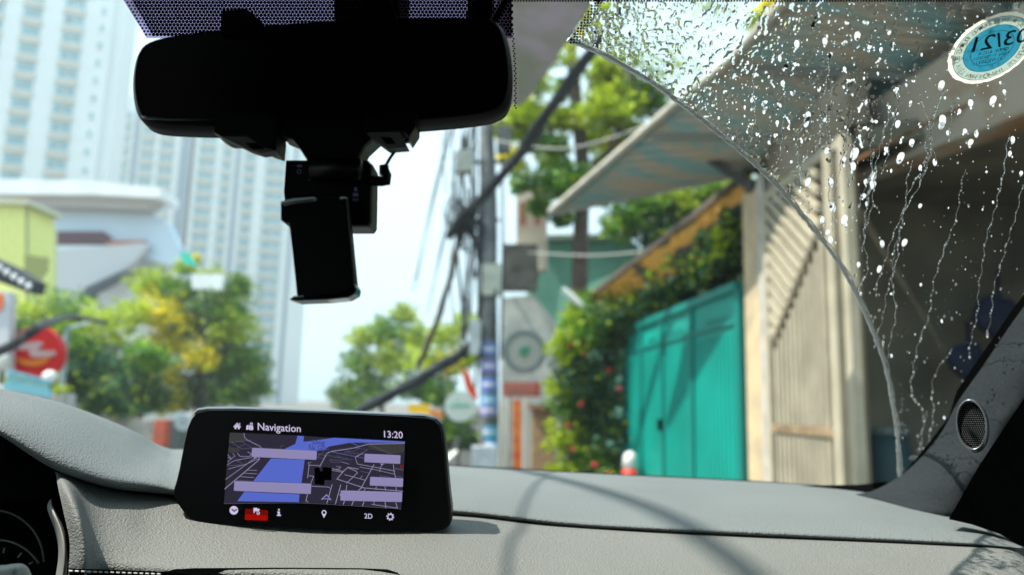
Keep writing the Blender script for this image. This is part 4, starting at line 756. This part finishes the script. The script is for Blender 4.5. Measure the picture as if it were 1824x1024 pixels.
# ---- roof, pillars, doors, bonnet: the rest of the cabin
hd = WP+WD*.80
m = MB(); m.grid([[Vector((x, y, z)) for x in (-.8, -.4, 0, .4, .8)] for y, z in ((hd.y+.02, hd.z+.005), (hd.y-.25, hd.z+.07), (-.4, hd.z+.11), (-1.3, hd.z+.05), (-1.9, 1.25), (-2.0, .9))])
rf = m.build('roof', mat('headliner', (.03, .03, .03), .95), car, True); rf.modifiers.new('s', 'SOLIDIFY').thickness = .03
m = MB()
for s_ in (-1, 1):
    m.box((s_*.80, -2.0, .2), (s_*.84, 1.15, 1.08)); m.box((s_*.80, -2.0, 1.08), (s_*.84, -1.2, 1.5)); m.box((s_*.80, -.45, 1.08), (s_*.84, -.33, 1.62)); m.box((s_*.78, -1.9, 1.57), (s_*.82, .47, 1.64)); 
m.build('door', mat('door_dark', (.006, .006, .007), .8, .1), car)
m = MB(); 
for s_ in (-1, 1): m.box((s_*.815, -1.2, 1.08), (s_*.82, -.45, 1.58)); m.box((s_*.815, -.33, 1.08), (s_*.82, .45, 1.58))
m.build('side_window', CLEAR, car)
m = MB(); m.grid([[Vector((x, y, z-.03*abs(x))) for x in np.linspace(-.8, .8, 7)] for y, z in ((1.16, 1.02), (1.6, 1.02), (2.1, .97), (2.35, .85), (2.4, .5))]); m.build('bonnet', mat('car_paint', (.16, .165, .17), .35, .4), car, True)
m = MB(); m.box((-.8, .42, .6), (.8, .5, 1.0)); m.build('knee_panel', BLACKM, car)
m = MB(); m.tube([WP+Vector((-.80, 0, 0)), Vector((-.78, hd.y, hd.z))], .035, 10); m.build('left_pillar', FABRIC, car, True)

# ---- right pillar trim with tweeter
ps = [[(1470, 884, .99), (1500, 884, .97), (1560, 888, .93), (1620, 906, .88), (1650, 925, .87), (1660, 960, .90)],
 [(1540, 878, .99), (1570, 872, .955), (1620, 880, .90), (1680, 905, .85), (1715, 925, .845), (1740, 960, .88)],
 [(1596, 852, .97), (1622, 850, .935), (1668, 858, .87), (1715, 868, .83), (1760, 885, .83), (1800, 920, .86)],
 [(1640, 815, .95), (1662, 818, .91), (1700, 826, .85), (1745, 835, .81), (1790, 850, .815), (1850, 885, .84)],
 [(1678, 768, .92), (1700, 772, .88), (1738, 782, .825), (1775, 792, .795), (1820, 805, .80), (1880, 835, .83)],
 [(1706, 716, .89), (1728, 722, .85), (1768, 735, .80), (1800, 745, .775), (1850, 760, .78), (1900, 790, .81)],
 [(1752, 650, .84), (1775, 660, .805), (1810, 675, .765), (1850, 690, .745), (1890, 705, .75), (1940, 730, .78)],
 [(1805, 572, .79), (1830, 585, .76), (1865, 600, .72), (1900, 615, .70), (1940, 630, .71), (1990, 660, .73)],
 [(1880, 470, .73), (1905, 482, .70), (1940, 500, .67), (1975, 515, .655), (2010, 530, .66), (2060, 560, .69)],
 [(2000, 300, .65), (2025, 312, .62), (2060, 330, .60), (2095, 345, .59), (2130, 360, .60), (2180, 390, .62)],
 [(2130, 60, .56), (2155, 72, .54), (2190, 90, .52), (2225, 105, .51), (2260, 120, .52), (2310, 150, .54)]]
m = MB(); m.grid(loft([[at(*p) for p in c] for c in ps], 120, 26)); pil = m.build('pillar_trim', FABRIC, car, True); bvh_p = BVHTree.FromPolygons([tuple(v) for v in m.v], m.f)
m = MB(); e_ = [(1560, 872, 1.0), (1606, 846, .99), (1645, 800, .97), (1690, 742, .93), (1704, 696, .91), (1745, 636, .87), (1800, 556, .82), (1880, 448, .76), (2000, 280, .68)]
m.grid([[at(*p) for p in e_], [at(p[0]+14, p[1]+12, p[2]-.01) for p in e_]]); m.build('rubber_seal', BLACKM, pil)
# black door card, extended over the pillar to stand in for its shade
m = MB(); m.prism([at(x, y, .72) for x, y in ((1690, 924), (1712, 885), (1742, 832), (1765, 797), (1795, 752), (1830, 700), (1900, 610), (2000, 500), (2300, 500), (2300, 1200), (1990, 1100), (1868, 1000), (1828, 978), (1780, 950), (1730, 933))], (.03, .04, 0)); m.build('door_card_shade', BLACKM, car)
tw = [(1731+27*math.cos(a)*1.0-6*math.sin(a)*0, 757+46*math.sin(a)) for a in np.linspace(0, 2*math.pi, 33)[:-1]]
rot = lambda p, s_: (1731+((p[0]-1731)*math.cos(.12)+(p[1]-757)*math.sin(.12))*s_, 757+(-(p[0]-1731)*math.sin(.12)+(p[1]-757)*math.cos(.12))*s_)
# the tweeter stands a few millimetres proud of the trim on its own flat face
q0 = min((on(bvh_p, 1731+dx, 757+dy, 0) for dx in (-26, 0, 26) for dy in (-45, 0, 45)), key=lambda q: (q-EYE).length); q0 = EYE+ray(1731, 757).normalized()*((q0-EYE).length+.012); tn = ((EYE-q0).normalized()+Vector((-.25, 0, .12))).normalized()
def tp_(px, py, off=0.):
    r = ray(px, py); t_ = (q0-EYE).dot(tn)/r.dot(tn); return EYE+r*t_+tn*off
n_ = 32; m = MB(); rr = [[tp_(*rot(p, s_), o_) for p in tw] for s_, o_ in ((1.04, -.008), (1.02, .001), (.96, .003), (.89, .001), (.87, -.003))]
m.grid([r+[r[0]] for r in rr]); twt = m.build('tweeter', mat('tweeter_ring', (.14, .145, .15), .25, .6, .7), pil, True)
m = MB(); m.poly([tp_(*rot(p, .90), -.0028) for p in tw]); m.build('tweeter_grille_base', BLACKM, twt)
m = MB()
for j in range(-12, 13):
    for i in range(-8, 9):
        x = i*3.4+(j % 2)*1.7; y = j*3.7
        if (x/22.5)**2+(y/38.5)**2 < 1:
            c = (1731+x+y*.12, 757+y); q = tp_(*c, -.0018); m.disc(q, tp_(c[0]+1, c[1], -.0018)-q, tp_(c[0], c[1]+1, -.0018)-q, .00036, None, 0, 6)
m.build('tweeter_grille', mat('grille_wire', (.13, .14, .14), .5), twt)

# ---- rear-view mirror
mo = [(230, 150), (236, 100), (250, 76), (300, 62), (420, 48), (560, 37), (700, 30), (850, 29), (890, 36), (905, 62), (915, 125), (911, 175), (892, 199), (840, 209), (720, 219), (560, 226), (420, 229), (300, 226), (256, 220), (238, 200)]
m = MB(); slab(m, mo, .472, .015, .004, 0, None, .975, 2, dirn=(0, 1, -.12), dtop=.455); mir = m.build('rearview_mirror', mat('mirror_housing', (.007, .007, .006), .5, .12), car, True); mir['label'] = 'wide black rear-view mirror, its face coloured as a dark reflection'
for p in mir.data.polygons: p.use_smooth = len(p.vertices) == 4
m = MB(); o_ = chaikin(mo, 2); cx = 573; cy = 132; m.poly([at(cx+(x-cx)*.972, cy+(y-cy)*.955-1, .4705+(.4535-.4705)*(229-y)/200) for x, y in o_]); m.build('mirror_glass', mat('mirror_dark_reflection', (.002, .002, .002), .15, .03), mir)  # near-black colour stands in for the dark cabin reflection
m = MB(); m.tube([at(252, 207, .468), at(262, 210, .468), at(300, 213, .468), at(385, 214, .468)], [.0006, .0012, .0009, .0003], 6); m.build('rim_highlight', mat('rim_highlight_blue', (.02, .045, .05), .12, .8), mir, True)  # bluish tube drawn as the highlight along the mirror rim
m = MB(); slab(m, [(590, -60), (714, -60), (709, 34), (595, 34)], .50, .05, .003, rnd=0); slab(m, [(835, -60), (880, -60), (876, 34), (832, 34)], .50, .04, .003, rnd=0); m.tube([at(876, 40, .5), at(892, 12, .5), at(915, -30, .5)], .0035, 8); m.build('mirror_foot', BLACK, mir)
m = MB(); m.tube([at(832, 30, .497), at(845, 0, .497), at(852, -20, .497)], .002, 6); m.build('foot_edge', mat('foot_grey', (.03, .04, .05), .4), mir)

# ---- dash camera and phone cradle clipped to the mirror
dc = thing('dash_camera', 'black dash camera with an empty phone cradle clipped under the mirror', 'dash camera', at(580, 300, .46))
BK2 = mat('camera_black', (.0014, .0014, .0014), .35, .15); CLIPG = mat('clip_lit_grey', (.06, .06, .052), .6, .3)  # lighter grey puts the light on the clip undersides into their colour
m = MB(); m = MB(); slab(m, [(392, 60), (394, 18), (440, 16), (462, 34), (458, 60)], .448, .03, .002, rnd=0); m.build('clip', BK2, dc); m = MB(); slab(m, [(650, 40), (650, -6), (692, -8), (706, 26), (706, 40)], .445, .03, .002, rnd=0); m.build('clip', BK2, dc)
m = MB(); slab(m, [(380, 200), (492, 205), (492, 240), (489, 268), (470, 262), (440, 243), (392, 243), (380, 236)], .462, .022, .002, rnd=0); m.build('clip', BK2, dc); m = MB(); slab(m, [(648, 205), (742, 200), (740, 226), (728, 244), (722, 234), (648, 236)], .462, .022, .002, rnd=0)
m.build('clip', BK2, dc)
m = MB(); m.prism([at(x, y, .463) for x, y in ((393, 243), (440, 243), (472, 262), (489, 269), (462, 273), (440, 266))], (0, .012, .001)); m.build('clip_lit_underside', CLIPG, dc); m = MB(); m.prism([at(x, y, .463) for x, y in ((652, 237), (712, 235), (726, 262), (690, 265), (672, 252))], (0, .012, .001)); m.build('clip_lit_underside', CLIPG, dc)
m = MB(); m.prism([at(x, y, .4625) for x, y in ((437, 255), (458, 255), (472, 266), (450, 266))], (0, .003, 0)); m.prism([at(x, y, .4625) for x, y in ((677, 244), (696, 245), (705, 256), (688, 256))], (0, .003, 0)); m.build('clip_slot', BLACKM, dc)
m = MB(); slab(m, [(490, 215), (690, 215), (672, 240), (648, 262), (636, 284), (545, 284), (535, 268), (520, 248), (500, 240)], .468, .02, .003, rnd=0); m.build('neck', BK2, dc)
m = MB(); slab(m, [(507, 284), (655, 284), (663, 292), (661, 395), (656, 403), (620, 403), (508, 392), (503, 340)], .47, .022, .003, rnd=0); m.build('body', BK2, dc)
m = MB(); a = at(555, 302, .462); b = at(640, 302, .462); m.tube([a, b, b+(b-a)*.06], [.0075, .0075, .006], 20); m.build('hinge', BK2, dc, True)
m = MB(); slab(m, [(520, 352), (603, 350), (618, 352), (622, 400), (632, 505), (630, 524), (528, 530), (523, 480), (514, 400), (510, 362)], .455, .010, .002, rnd=0); slab(m, [(500, 360), (512, 354), (518, 395), (508, 398), (500, 392)], .455, .018, .002, rnd=0); m.build('cradle', BK2, dc)
m = MB(); slab(m, [(514, 533), (522, 527), (560, 526), (600, 522), (620, 514), (631, 505), (634, 512), (632, 522), (618, 530), (580, 534), (525, 536)], .448, .016, .002, rnd=0); m.build('cradle_lip', mat('lip_gloss', (.004, .004, .004), .12, .5), dc)
ES = mat('edge_sheen', (.40, .50, .52), .3, .6)  # pale slivers coloured as highlights on the cradle edges
m = MB(); m.prism([at(x, y, .4485) for x, y in ((500, 359), (520, 354), (560, 351), (558, 354), (522, 358), (501, 363))], (0, .006, 0)); m.build('cradle_highlight', ES, dc); m = MB(); m.prism([at(x, y, .4475) for x, y in ((524, 527.5), (540, 526.5), (540, 528), (524, 529))], (0, .001, 0)); m.build('cradle_highlight', ES, dc); m = MB(); m.prism([at(x, y, .454) for x, y in ((605, 351), (613, 350), (618, 352), (606, 355))], (0, .003, 0)); m.build('cradle_highlight', ES, dc)
m = MB(); MK = mat('icon_violet', (.16, .14, .30), .6)
m.disc(at(533, 306, .4695), CR, CU, .0016, None, 0, 12, r2=.001); 
for (x0, y0, x1, y1) in ((529, 294, 538, 298), (631, 334, 636, 341), (628.5, 344, 638, 350), (628.5, 354, 638, 355), (628.5, 357, 638, 358), (628.5, 354, 630, 358), (636.5, 354, 638, 358)): m.poly([at(x, y, .4693) for x, y in ((x0, y0), (x1, y0), (x1, y1), (x0, y1))])
m.build('icon', MK, dc)
m = MB(); m.prism([at(x, y, .4693) for x, y in ((548, 318), (565, 318), (565, 320), (556, 320), (556, 322), (548, 322))], (0, .001, 0)); m.build('marking', CLIPG, dc)
m = MB(); m.tube([at(660, 322, .472), at(680, 323, .472)], .0035, 10); m.tube([at(677, 323, .472), at(688, 322, .472), at(689, 312, .472), at(686, 302, .472), at(687, 294, .472)], [.0036, .0038, .0032, .0026, .0018], 10)
for k in range(4): m.disc(at(684, 298+k*4.5, .472)+Vector((0, 0, 0)), CR, Vector((0, 1, 0)), .0032, tuple(CU*.0008), 0, 12)
m.build('plug', BLACK, dc, True)
m = MB(); m.tube(cr([at(687, 296, .472), at(696, 280, .473), at(712, 260, .475), at(733, 242, .478), at(742, 222, .48), at(748, 195, .485)], 14), .0011, 8); m.build('cord', BLACK, dc, True)

# ------------------------------------------------------------------ registration sticker on the glass
stk = thing('sticker', 'round blue and cream registration sticker seen mirrored on the windshield', 'sticker', gp(1760, 85))
SC = (1766, 84)
def sg(u, v, off=0.):
    """sticker plane: u right, v up in sticker units (1 = rim radius), squashed and slanted as the photo shows"""
    return gp(SC[0]+u*77+v*17, SC[1]-v*62-u*15, -.0012-off)
def sring(mb, r, off, mi, n=64, jag=0.): mb.poly([sg(math.cos(2*math.pi*k/n)*r*(1+random.uniform(-jag, jag)), math.sin(2*math.pi*k/n)*r*(1+random.uniform(-jag, jag)), off) for k in range(n)], mi)
def flat(n, c): return mat(n, c, .6, .2, trans=.55)
m = MB(); sring(m, 1.0, 0, 0, 90, .018); m.build('backing', flat('sticker_cream', (.9, .82, .66)), stk)
m = MB(); sring(m, .90, .0002, 0); m.build('ring', flat('sticker_mint', (.62, .80, .86)), stk)
m = MB(); sring(m, .66, .0004, 0); m.build('centre', flat('sticker_cyan', (.10, .66, 1.0)), stk)
m = MB()
def stext(txt, u, v, size, shear=0., arcr=None, off=.0007):
    k0 = len(m.v); m.text(txt, (0, 0, 0), (1, 0, 0), (0, 1, 0), 1, 0 if arcr is None else 1, align='CENTER', shear=shear, off=.0)
    for i in range(k0, len(m.v)):
        p = m.v[i]; x, y = -p.x*size, p.y*size     # mirrored: the sticker faces outwards
        if arcr is not None:
            a = arcr[1]-x/arcr[0]; rr = arcr[0]+y; x, y = rr*math.cos(a), rr*math.sin(a)
        m.v[i] = sg(u+x, v+y, off)
stext('03/21', .10, .0, .62); stext('03/21', .11, .004, .62); stext('GPĐK 61C-4', .05, -.14, .13); stext('Ngày 31/03/2021', .02, -.26, .12); stext('31/03/2021', 0, -.40, .14)
def arctext(txt, r, a0, a1, size):
    n = len(txt)
    for i, ch in enumerate(txt):
        if ch == ' ': continue
        a = math.radians(a0+(a1-a0)*i/(n-1)); k0 = len(m.v); m.text(ch, (0, 0, 0), (1, 0, 0), (0, 1, 0), 1, 1, align='CENTER')
        for j in range(k0, len(m.v)):
            p = m.v[j]; x, y = -p.x*size, p.y*size-.25*size
            # mirrored letters upright on the ring, heads outwards
            m.v[j] = sg((r+y)*math.cos(a)+x*-math.sin(a)*-1*-1*1, (r+y)*math.sin(a)+x*math.cos(a)*-1*-1*-1*-1, .0006) if False else sg((r+y)*math.cos(a)+x*math.sin(a), (r+y)*math.sin(a)-x*math.cos(a), .0006)
arctext('PHÍ SỬ DỤNG ĐƯỜNG BỘ ★ TRUNG ƯƠNG ĐƯỜNG BỘ VIỆT NAM NỘP ', .775, -75, 285, .17)
m.build('print', [mat('print_dark', (.01, .03, .05), .7), mat('print_grey', (.30, .34, .28), .7)], stk)
m = MB()
for r_ in (.905, .665, .50):
    m.add([], [])
    n = 60
    for k in range(n):
        a, b = 2*math.pi*k/n, 2*math.pi*(k+1)/n; m.poly([sg(math.cos(a)*r_, math.sin(a)*r_, .00055), sg(math.cos(b)*r_, math.sin(b)*r_, .00055), sg(math.cos(b)*(r_-.014), math.sin(b)*(r_-.014), .00055), sg(math.cos(a)*(r_-.014), math.sin(a)*(r_-.014), .00055)])
m.build('print_line', mat('print_line', (.15, .18, .22), .7), stk)

# ------------------------------------------------------------------ water on the outside of the glass
ARC = [(1060, -12), (1012, 73), (1070, 98), (1132, 132), (1172, 157), (1210, 185), (1242, 209), (1273, 234), (1317, 270), (1356, 305), (1395, 344), (1430, 386), (1469, 434), (1503, 482), (1535, 545), (1565, 616), (1578, 655), (1588, 705), (1598, 770), (1602, 841), (1602, 875)]
ax = np.array([p[0] for p in ARC]); ay = np.array([p[1] for p in ARC], float)
arcx = lambda y: np.interp(y, ay, ax)
WAT = bpy.data.materials.new('water'); WAT.use_nodes = True; n_ = WAT.node_tree.nodes; n_.remove(n_['Principled BSDF'])
g1_ = n_.new('ShaderNodeBsdfGlass'); g1_.inputs['IOR'].default_value = 1.33; g1_.inputs['Roughness'].default_value = 0.0; WAT.node_tree.links.new(g1_.outputs[0], n_['Material Output'].inputs[0])
GLINT = bpy.data.materials.new('white_glint_water'); GLINT.use_nodes = True; n_ = GLINT.node_tree.nodes; L_ = GLINT.node_tree.links; n_['Principled BSDF'].inputs['Base Color'].default_value = (.9, .9, .9, 1); n_['Principled BSDF'].inputs['Roughness'].default_value = .3
t_ = n_.new('ShaderNodeBsdfTranslucent'); t_.inputs[0].default_value = (.95, .97, .97, 1); mx = n_.new('ShaderNodeMixShader'); mx.inputs[0].default_value = .7; L_.new(n_['Principled BSDF'].outputs[0], mx.inputs[1]); L_.new(t_.outputs[0], mx.inputs[2]); L_.new(mx.outputs[0], n_['Material Output'].inputs[0])  # white diffuse and translucent colour stands in for sun glint on the drops
def film():
    st_ = 1.8; xs = np.arange(1000, 1850, st_); ys = np.arange(-25, 880, st_); X, Y = np.meshgrid(xs, ys)
    wx = X+14*(vnoise(X/40, Y/40, 3)-.5)+5*(vnoise(X/11, Y/11, 4)-.5); wy = Y+10*(vnoise(X/35, Y/35, 5)-.5)
    fine = vnoise(wx/3.8+wy*.03, wy/5, 11); mid = vnoise(wx/7+wy*.05, wy/12, 12); strk = vnoise(wx/8, wy/90, 13)
    big = vnoise(X/60, Y/60, 14)
    dens = np.clip(1-((X-1080)*.6+(Y)*.9)/560, 0, 1)             # densest at the upper left of the wet area
    dens = np.maximum(dens, .75*np.exp(-((X-arcx(Y))/60)**2)*np.clip((430-Y)/120, .35, 1))
    dens = np.maximum(dens, .46*np.clip((340-Y)/80, 0, 1)*np.clip((1640-X)/120, 0, 1))
    th = .90-.50*dens-.10*(big-.5)
    h = np.maximum(0, .50*fine+.50*mid-th)*.0022+np.maximum(0, .35*fine+.65*strk-(.93-.22*dens))*.0022
    h = np.minimum(h, .0006)
    ok = (X > arcx(Y)+1)
    h[~ok] = 0
    pts = np.zeros(X.shape+(3,)); F = np.array(_F); R_ = np.array(CR); U_ = np.array(CU)
    D = F+R_*((X-912)/FPX)[..., None]+U_*((512-Y)/FPX)[..., None]; wn_ = np.array(WN); tt = np.dot(np.array(WP-EYE), wn_)/(D@wn_)
    base = np.array(EYE)+D*tt[..., None]+wn_*.0010; top = base+wn_*(h+.00006)[..., None]
    wet = h > 0; ny, nx = h.shape
    fc = wet[:-1, :-1] | wet[1:, :-1] | wet[:-1, 1:] | wet[1:, 1:]; jj, ii = np.nonzero(fc)
    a = jj*nx+ii; q = np.stack([a, a+1, a+nx+1, a+nx], 1); used = np.unique(q); remap = -np.ones(nx*ny, int); remap[used] = np.arange(len(used)); q = remap[q]; k = len(used)
    V = np.concatenate([top.reshape(-1, 3)[used], base.reshape(-1, 3)[used]]); Fq = np.concatenate([q, q[:, ::-1]+k])
    me = bpy.data.meshes.new('water_film'); me.from_pydata(V.tolist(), [], Fq.tolist()); me.materials.append(WAT); me.polygons.foreach_set('use_smooth', [True]*len(Fq)); me.update()
    o = bpy.data.objects.new('water_film', me); S.collection.objects.link(o); return tag(o, 'rippled water film on the unwiped part of the windshield', 'water', kind='stuff')
film()
def drop(mb, px, py, r, el=1., n=8, lean=0., h=.45):
    """r in photo px; a low bead on the outside of the glass, stretched el times downhill"""
    c = gp(px, py, .0011); u = (gp(px+1, py, .0011)-c); v = (gp(px, py+1, .0011)-c); s_ = u.length*r
    vs = []; fs = []
    for j, (rr, hh) in enumerate(((1, 0), (.88, .5), (.55, .85))):
        for k in range(n):
            a = 2*math.pi*k/n; y = math.sin(a)*el*(1.25 if math.sin(a) > 0 else .9); x = math.cos(a)
            vs.append(c+u*r*rr*(x+lean*y)+v*r*rr*y+WN*(hh*s_*h))
    vs.append(c+WN*(s_*h)); vs.append(c)
    for j in range(2): fs += [(j*n+k, j*n+(k+1) % n, (j+1)*n+(k+1) % n, (j+1)*n+k) for k in range(n)]
    fs += [(2*n+k, 2*n+(k+1) % n, 3*n) for k in range(n)]+[((k+1) % n, k, 3*n+1) for k in range(n)]
    mb.add(vs, fs)
wd = MB(); fm = MB()
for i in range(8200):
    y = random.uniform(-10, 860); x = random.uniform(1010, 1824)
    if x < arcx(y)+4: continue
    dn = max(.10, 1-((x-1080)*.6+y*.9)/650)
    if random.random() > dn: continue
    r = random.choice((.6, .8, .8, 1., 1.2, 1.5, 2.2)); drop(fm if random.random() < .30+.15*(x < 1350) else wd, x, y, r, random.uniform(1, 1.7), 6, random.uniform(-.2, .2))
# rivulets: chains of beads running down the glass
riv = [[(1640, 180), (1660, 250), (1640, 330), (1610, 380), (1600, 450), (1580, 530), (1560, 620)], [(1800, 240), (1790, 290), (1785, 330), (1765, 400), (1750, 470), (1740, 560), (1725, 640)], [(1720, 300), (1700, 400), (1670, 480), (1655, 560), (1630, 640), (1625, 700), (1645, 740), (1640, 800), (1630, 860)],
  [(1560, 300), (1555, 360), (1540, 420), (1545, 480), (1530, 520)], [(1610, 400), (1590, 470), (1595, 560), (1580, 640)], [(1640, 310), (1620, 345), (1600, 400), (1575, 470), (1560, 520)], [(1700, 620), (1665, 670), (1662, 740), (1655, 790)], [(1520, 210), (1500, 280), (1490, 340), (1480, 400)], [(1440, 190), (1420, 260), (1430, 330)], [(1585, 200), (1570, 260), (1550, 330), (1540, 400)], [(1824, 330), (1800, 420), (1775, 500), (1760, 600)], [(1690, 160), (1670, 190), (1660, 250), (1668, 290)]]
for i in range(16):
    x = random.uniform(1330, 1700); y = random.uniform(60, 300); k = random.randint(3, 6); q_ = []
    if x < arcx(y)+30: continue
    for j in range(k):
        if x > arcx(y)+6: q_.append((x, y))
        x -= random.uniform(-3, 14); y += random.uniform(25, 48)
    if len(q_) > 2: riv.append(q_)
for rv in riv:
    P_ = cr([(x, y, 0) for x, y in rv], int(sum(math.hypot(rv[i+1][0]-rv[i][0], rv[i+1][1]-rv[i][1]) for i in range(len(rv)-1))/4.2))
    tb = [gp(p.x+1.5*math.sin(p.y*.21)+1.2*math.sin(p.y*.07), p.y, .0013) for p in P_]; wd.tube(tb, [.00028*(.6+.7*random.random()) for _ in tb], 6)
    for p in P_:
        if random.random() < .62: drop(fm if random.random() < .5 else wd, p.x+1.5*math.sin(p.y*.21)+1.2*math.sin(p.y*.07), p.y, random.uniform(.7, 1.7), random.uniform(1, 1.8), 6)
# large drops, their sun glint put into a white colour
bigd = [(1528, 65, 7), (1550, 85, 5), (1420, 80, 6), (1390, 105, 5), (1395, 150, 5), (1400, 120, 5), (1480, 100, 5), (1505, 125, 4), (1460, 160, 4), (1470, 75, 6), (1678, 153, 7), (1770, 180, 7), (1730, 185, 6), (1600, 222, 6), (1740, 240, 5), (1680, 215, 8), (1678, 225, 7), (1625, 255, 6), (1580, 268, 6), (1605, 282, 8), (1523, 275, 9), (1520, 297, 7), (1474, 270, 6), (1503, 287, 6), (1556, 315, 7), (1543, 325, 5), (1480, 325, 7), (1440, 325, 6), (1555, 330, 8), (1483, 370, 8), (1505, 392, 7), (1465, 393, 5), (1475, 415, 5), (1480, 428, 5), (1437, 220, 6), (1440, 207, 6), (1433, 385, 5), (1572, 435, 5), (1612, 433, 6), (1567, 480, 5), (1530, 472, 4), (1545, 365, 4), (1540, 350, 4), (1640, 368, 4), (1720, 235, 5), (1790, 165, 4), (1690, 238, 5), (1666, 290, 5), (1730, 255, 6), (1805, 250, 5), (1800, 275, 4), (1362, 200, 4), (1385, 220, 4), (1340, 180, 4), (1570, 90, 4), (1585, 60, 4), (1450, 45, 4), (1365, 60, 4), (1710, 200, 4), (1600, 170, 3), (1544, 183, 4), (1585, 193, 3), (1470, 215, 3), (1350, 240, 4), (1370, 255, 3), (1410, 290, 3), (1640, 300, 4), (1820, 310, 4)]
for x, y, r in bigd:
    drop(fm, x, y, r*.82, random.uniform(1.05, 1.6), 12, random.uniform(-.35, .15), .5)
    if random.random() < .6: drop(fm, x+random.uniform(-4, 4), y+r*random.uniform(.8, 1.6), r*.35, 1.4, 8)
for i in range(34):    # irregular branching specks in the same glint white
    x = random.uniform(1330, 1640); y = random.uniform(20, 260); k = random.randint(2, 5); a = random.uniform(0, 6.3)
    if x < arcx(y)+10: continue
    for j in range(k): drop(fm, x, y, random.uniform(1.4, 3.2), random.uniform(.8, 1.6), 7, random.uniform(-.5, .5)); x += math.cos(a)*4; y += math.sin(a)*3.4+1.5; a += random.uniform(-.9, .9)
tag(wd.build('water_beads', WAT, None, True), 'small clear beads and runnels of water on the windshield', 'water', kind='stuff')
tag(fm.build('glint_drops', GLINT, None, True), 'white drops scattered over the wet windshield, sun glint put into their colour', 'foam', kind='stuff')  # drops, not foam: their white stands in for sun glint
# ridge of water left by the wiper
P_ = cr([(x, y, 0) for x, y in ARC[1:]], 260); m = MB()
m.tube([gp(p.x+random.uniform(-.5, .5), p.y+random.uniform(-.5, .5), .001) for p in P_], [.0014*(.75+.5*random.random())*(1.15 if i < 110 else 1.45) for i, p in enumerate(P_)], 7)
m.tube([gp(p.x+4+1.2*math.sin(i*.5), p.y-3+random.uniform(-.6, .6), .001) for i, p in enumerate(P_)], [.0006*(.6+.7*random.random()) for p in P_], 6)
RID = bpy.data.materials.new('ridge_water'); RID.use_nodes = True; n_ = RID.node_tree.nodes; L_ = RID.node_tree.links; n_['Principled BSDF'].inputs['Base Color'].default_value = (.9, .9, .88, 1)
g2 = n_.new('ShaderNodeBsdfGlass'); g2.inputs['IOR'].default_value = 1.33; mx = n_.new('ShaderNodeMixShader'); mx.inputs[0].default_value = .35; L_.new(n_['Principled BSDF'].outputs[0], mx.inputs[1]); L_.new(g2.outputs[0], mx.inputs[2]); L_.new(mx.outputs[0], n_['Material Output'].inputs[0])
tag(m.build('water_ridge', RID, None, True), 'curved pale ridge of water at the edge of the wiped area', 'water', kind='stuff')

# ------------------------------------------------------------------ unseen wires added above the car, shaped to throw streaks of shade on the dashboard
def shade_wire(label, pts, t_, r, name):
    q = [on(b, x, y, 0)+SUN*t_ for b, x, y in pts]; q = [q[0]+(q[0]-q[1])*9]+cr(q, 16)+[q[-1]+(q[-1]-q[-2])*9]
    mb = MB(); mb.tube(q, r, 8); tag(mb.build(name, CAB, None, True), label, 'cable', 'cables strung along the street')
shade_wire('unseen thick black cable added above the car roof to shade the dashboard', [(bvh_up, 985, 850), (bvh_up, 1130, 893), (bvh_up, 1215, 930), (bvh_lo, 1290, 985), (bvh_lo, 1345, 1030)], 3.0, .013, 'overhead_cable')
shade_wire('unseen thin black wire added above the car roof to shade the dashboard', [(bvh_up, 965, 852), (bvh_up, 940, 885), (bvh_up, 928, 920), (bvh_lo, 912, 960), (bvh_lo, 903, 1020)], 1.3, .0028, 'thin_wire')
# ------------------------------------------------------------------ haze
HZ = bpy.data.materials.new('haze_air'); HZ.use_nodes = True; n_ = HZ.node_tree.nodes; n_.remove(n_['Principled BSDF'])
pv = n_.new('ShaderNodeVolumePrincipled'); pv.inputs['Color'].default_value = (.86, .95, 1, 1); pv.inputs['Density'].default_value = .0016; pv.inputs['Anisotropy'].default_value = .3
HZ.node_tree.links.new(pv.outputs[0], n_['Material Output'].inputs['Volume'])
m = MB(); m.box((-399, -58, -1.5), (399, 420, 125)); tag(m.build('haze', HZ), kind='stuff')
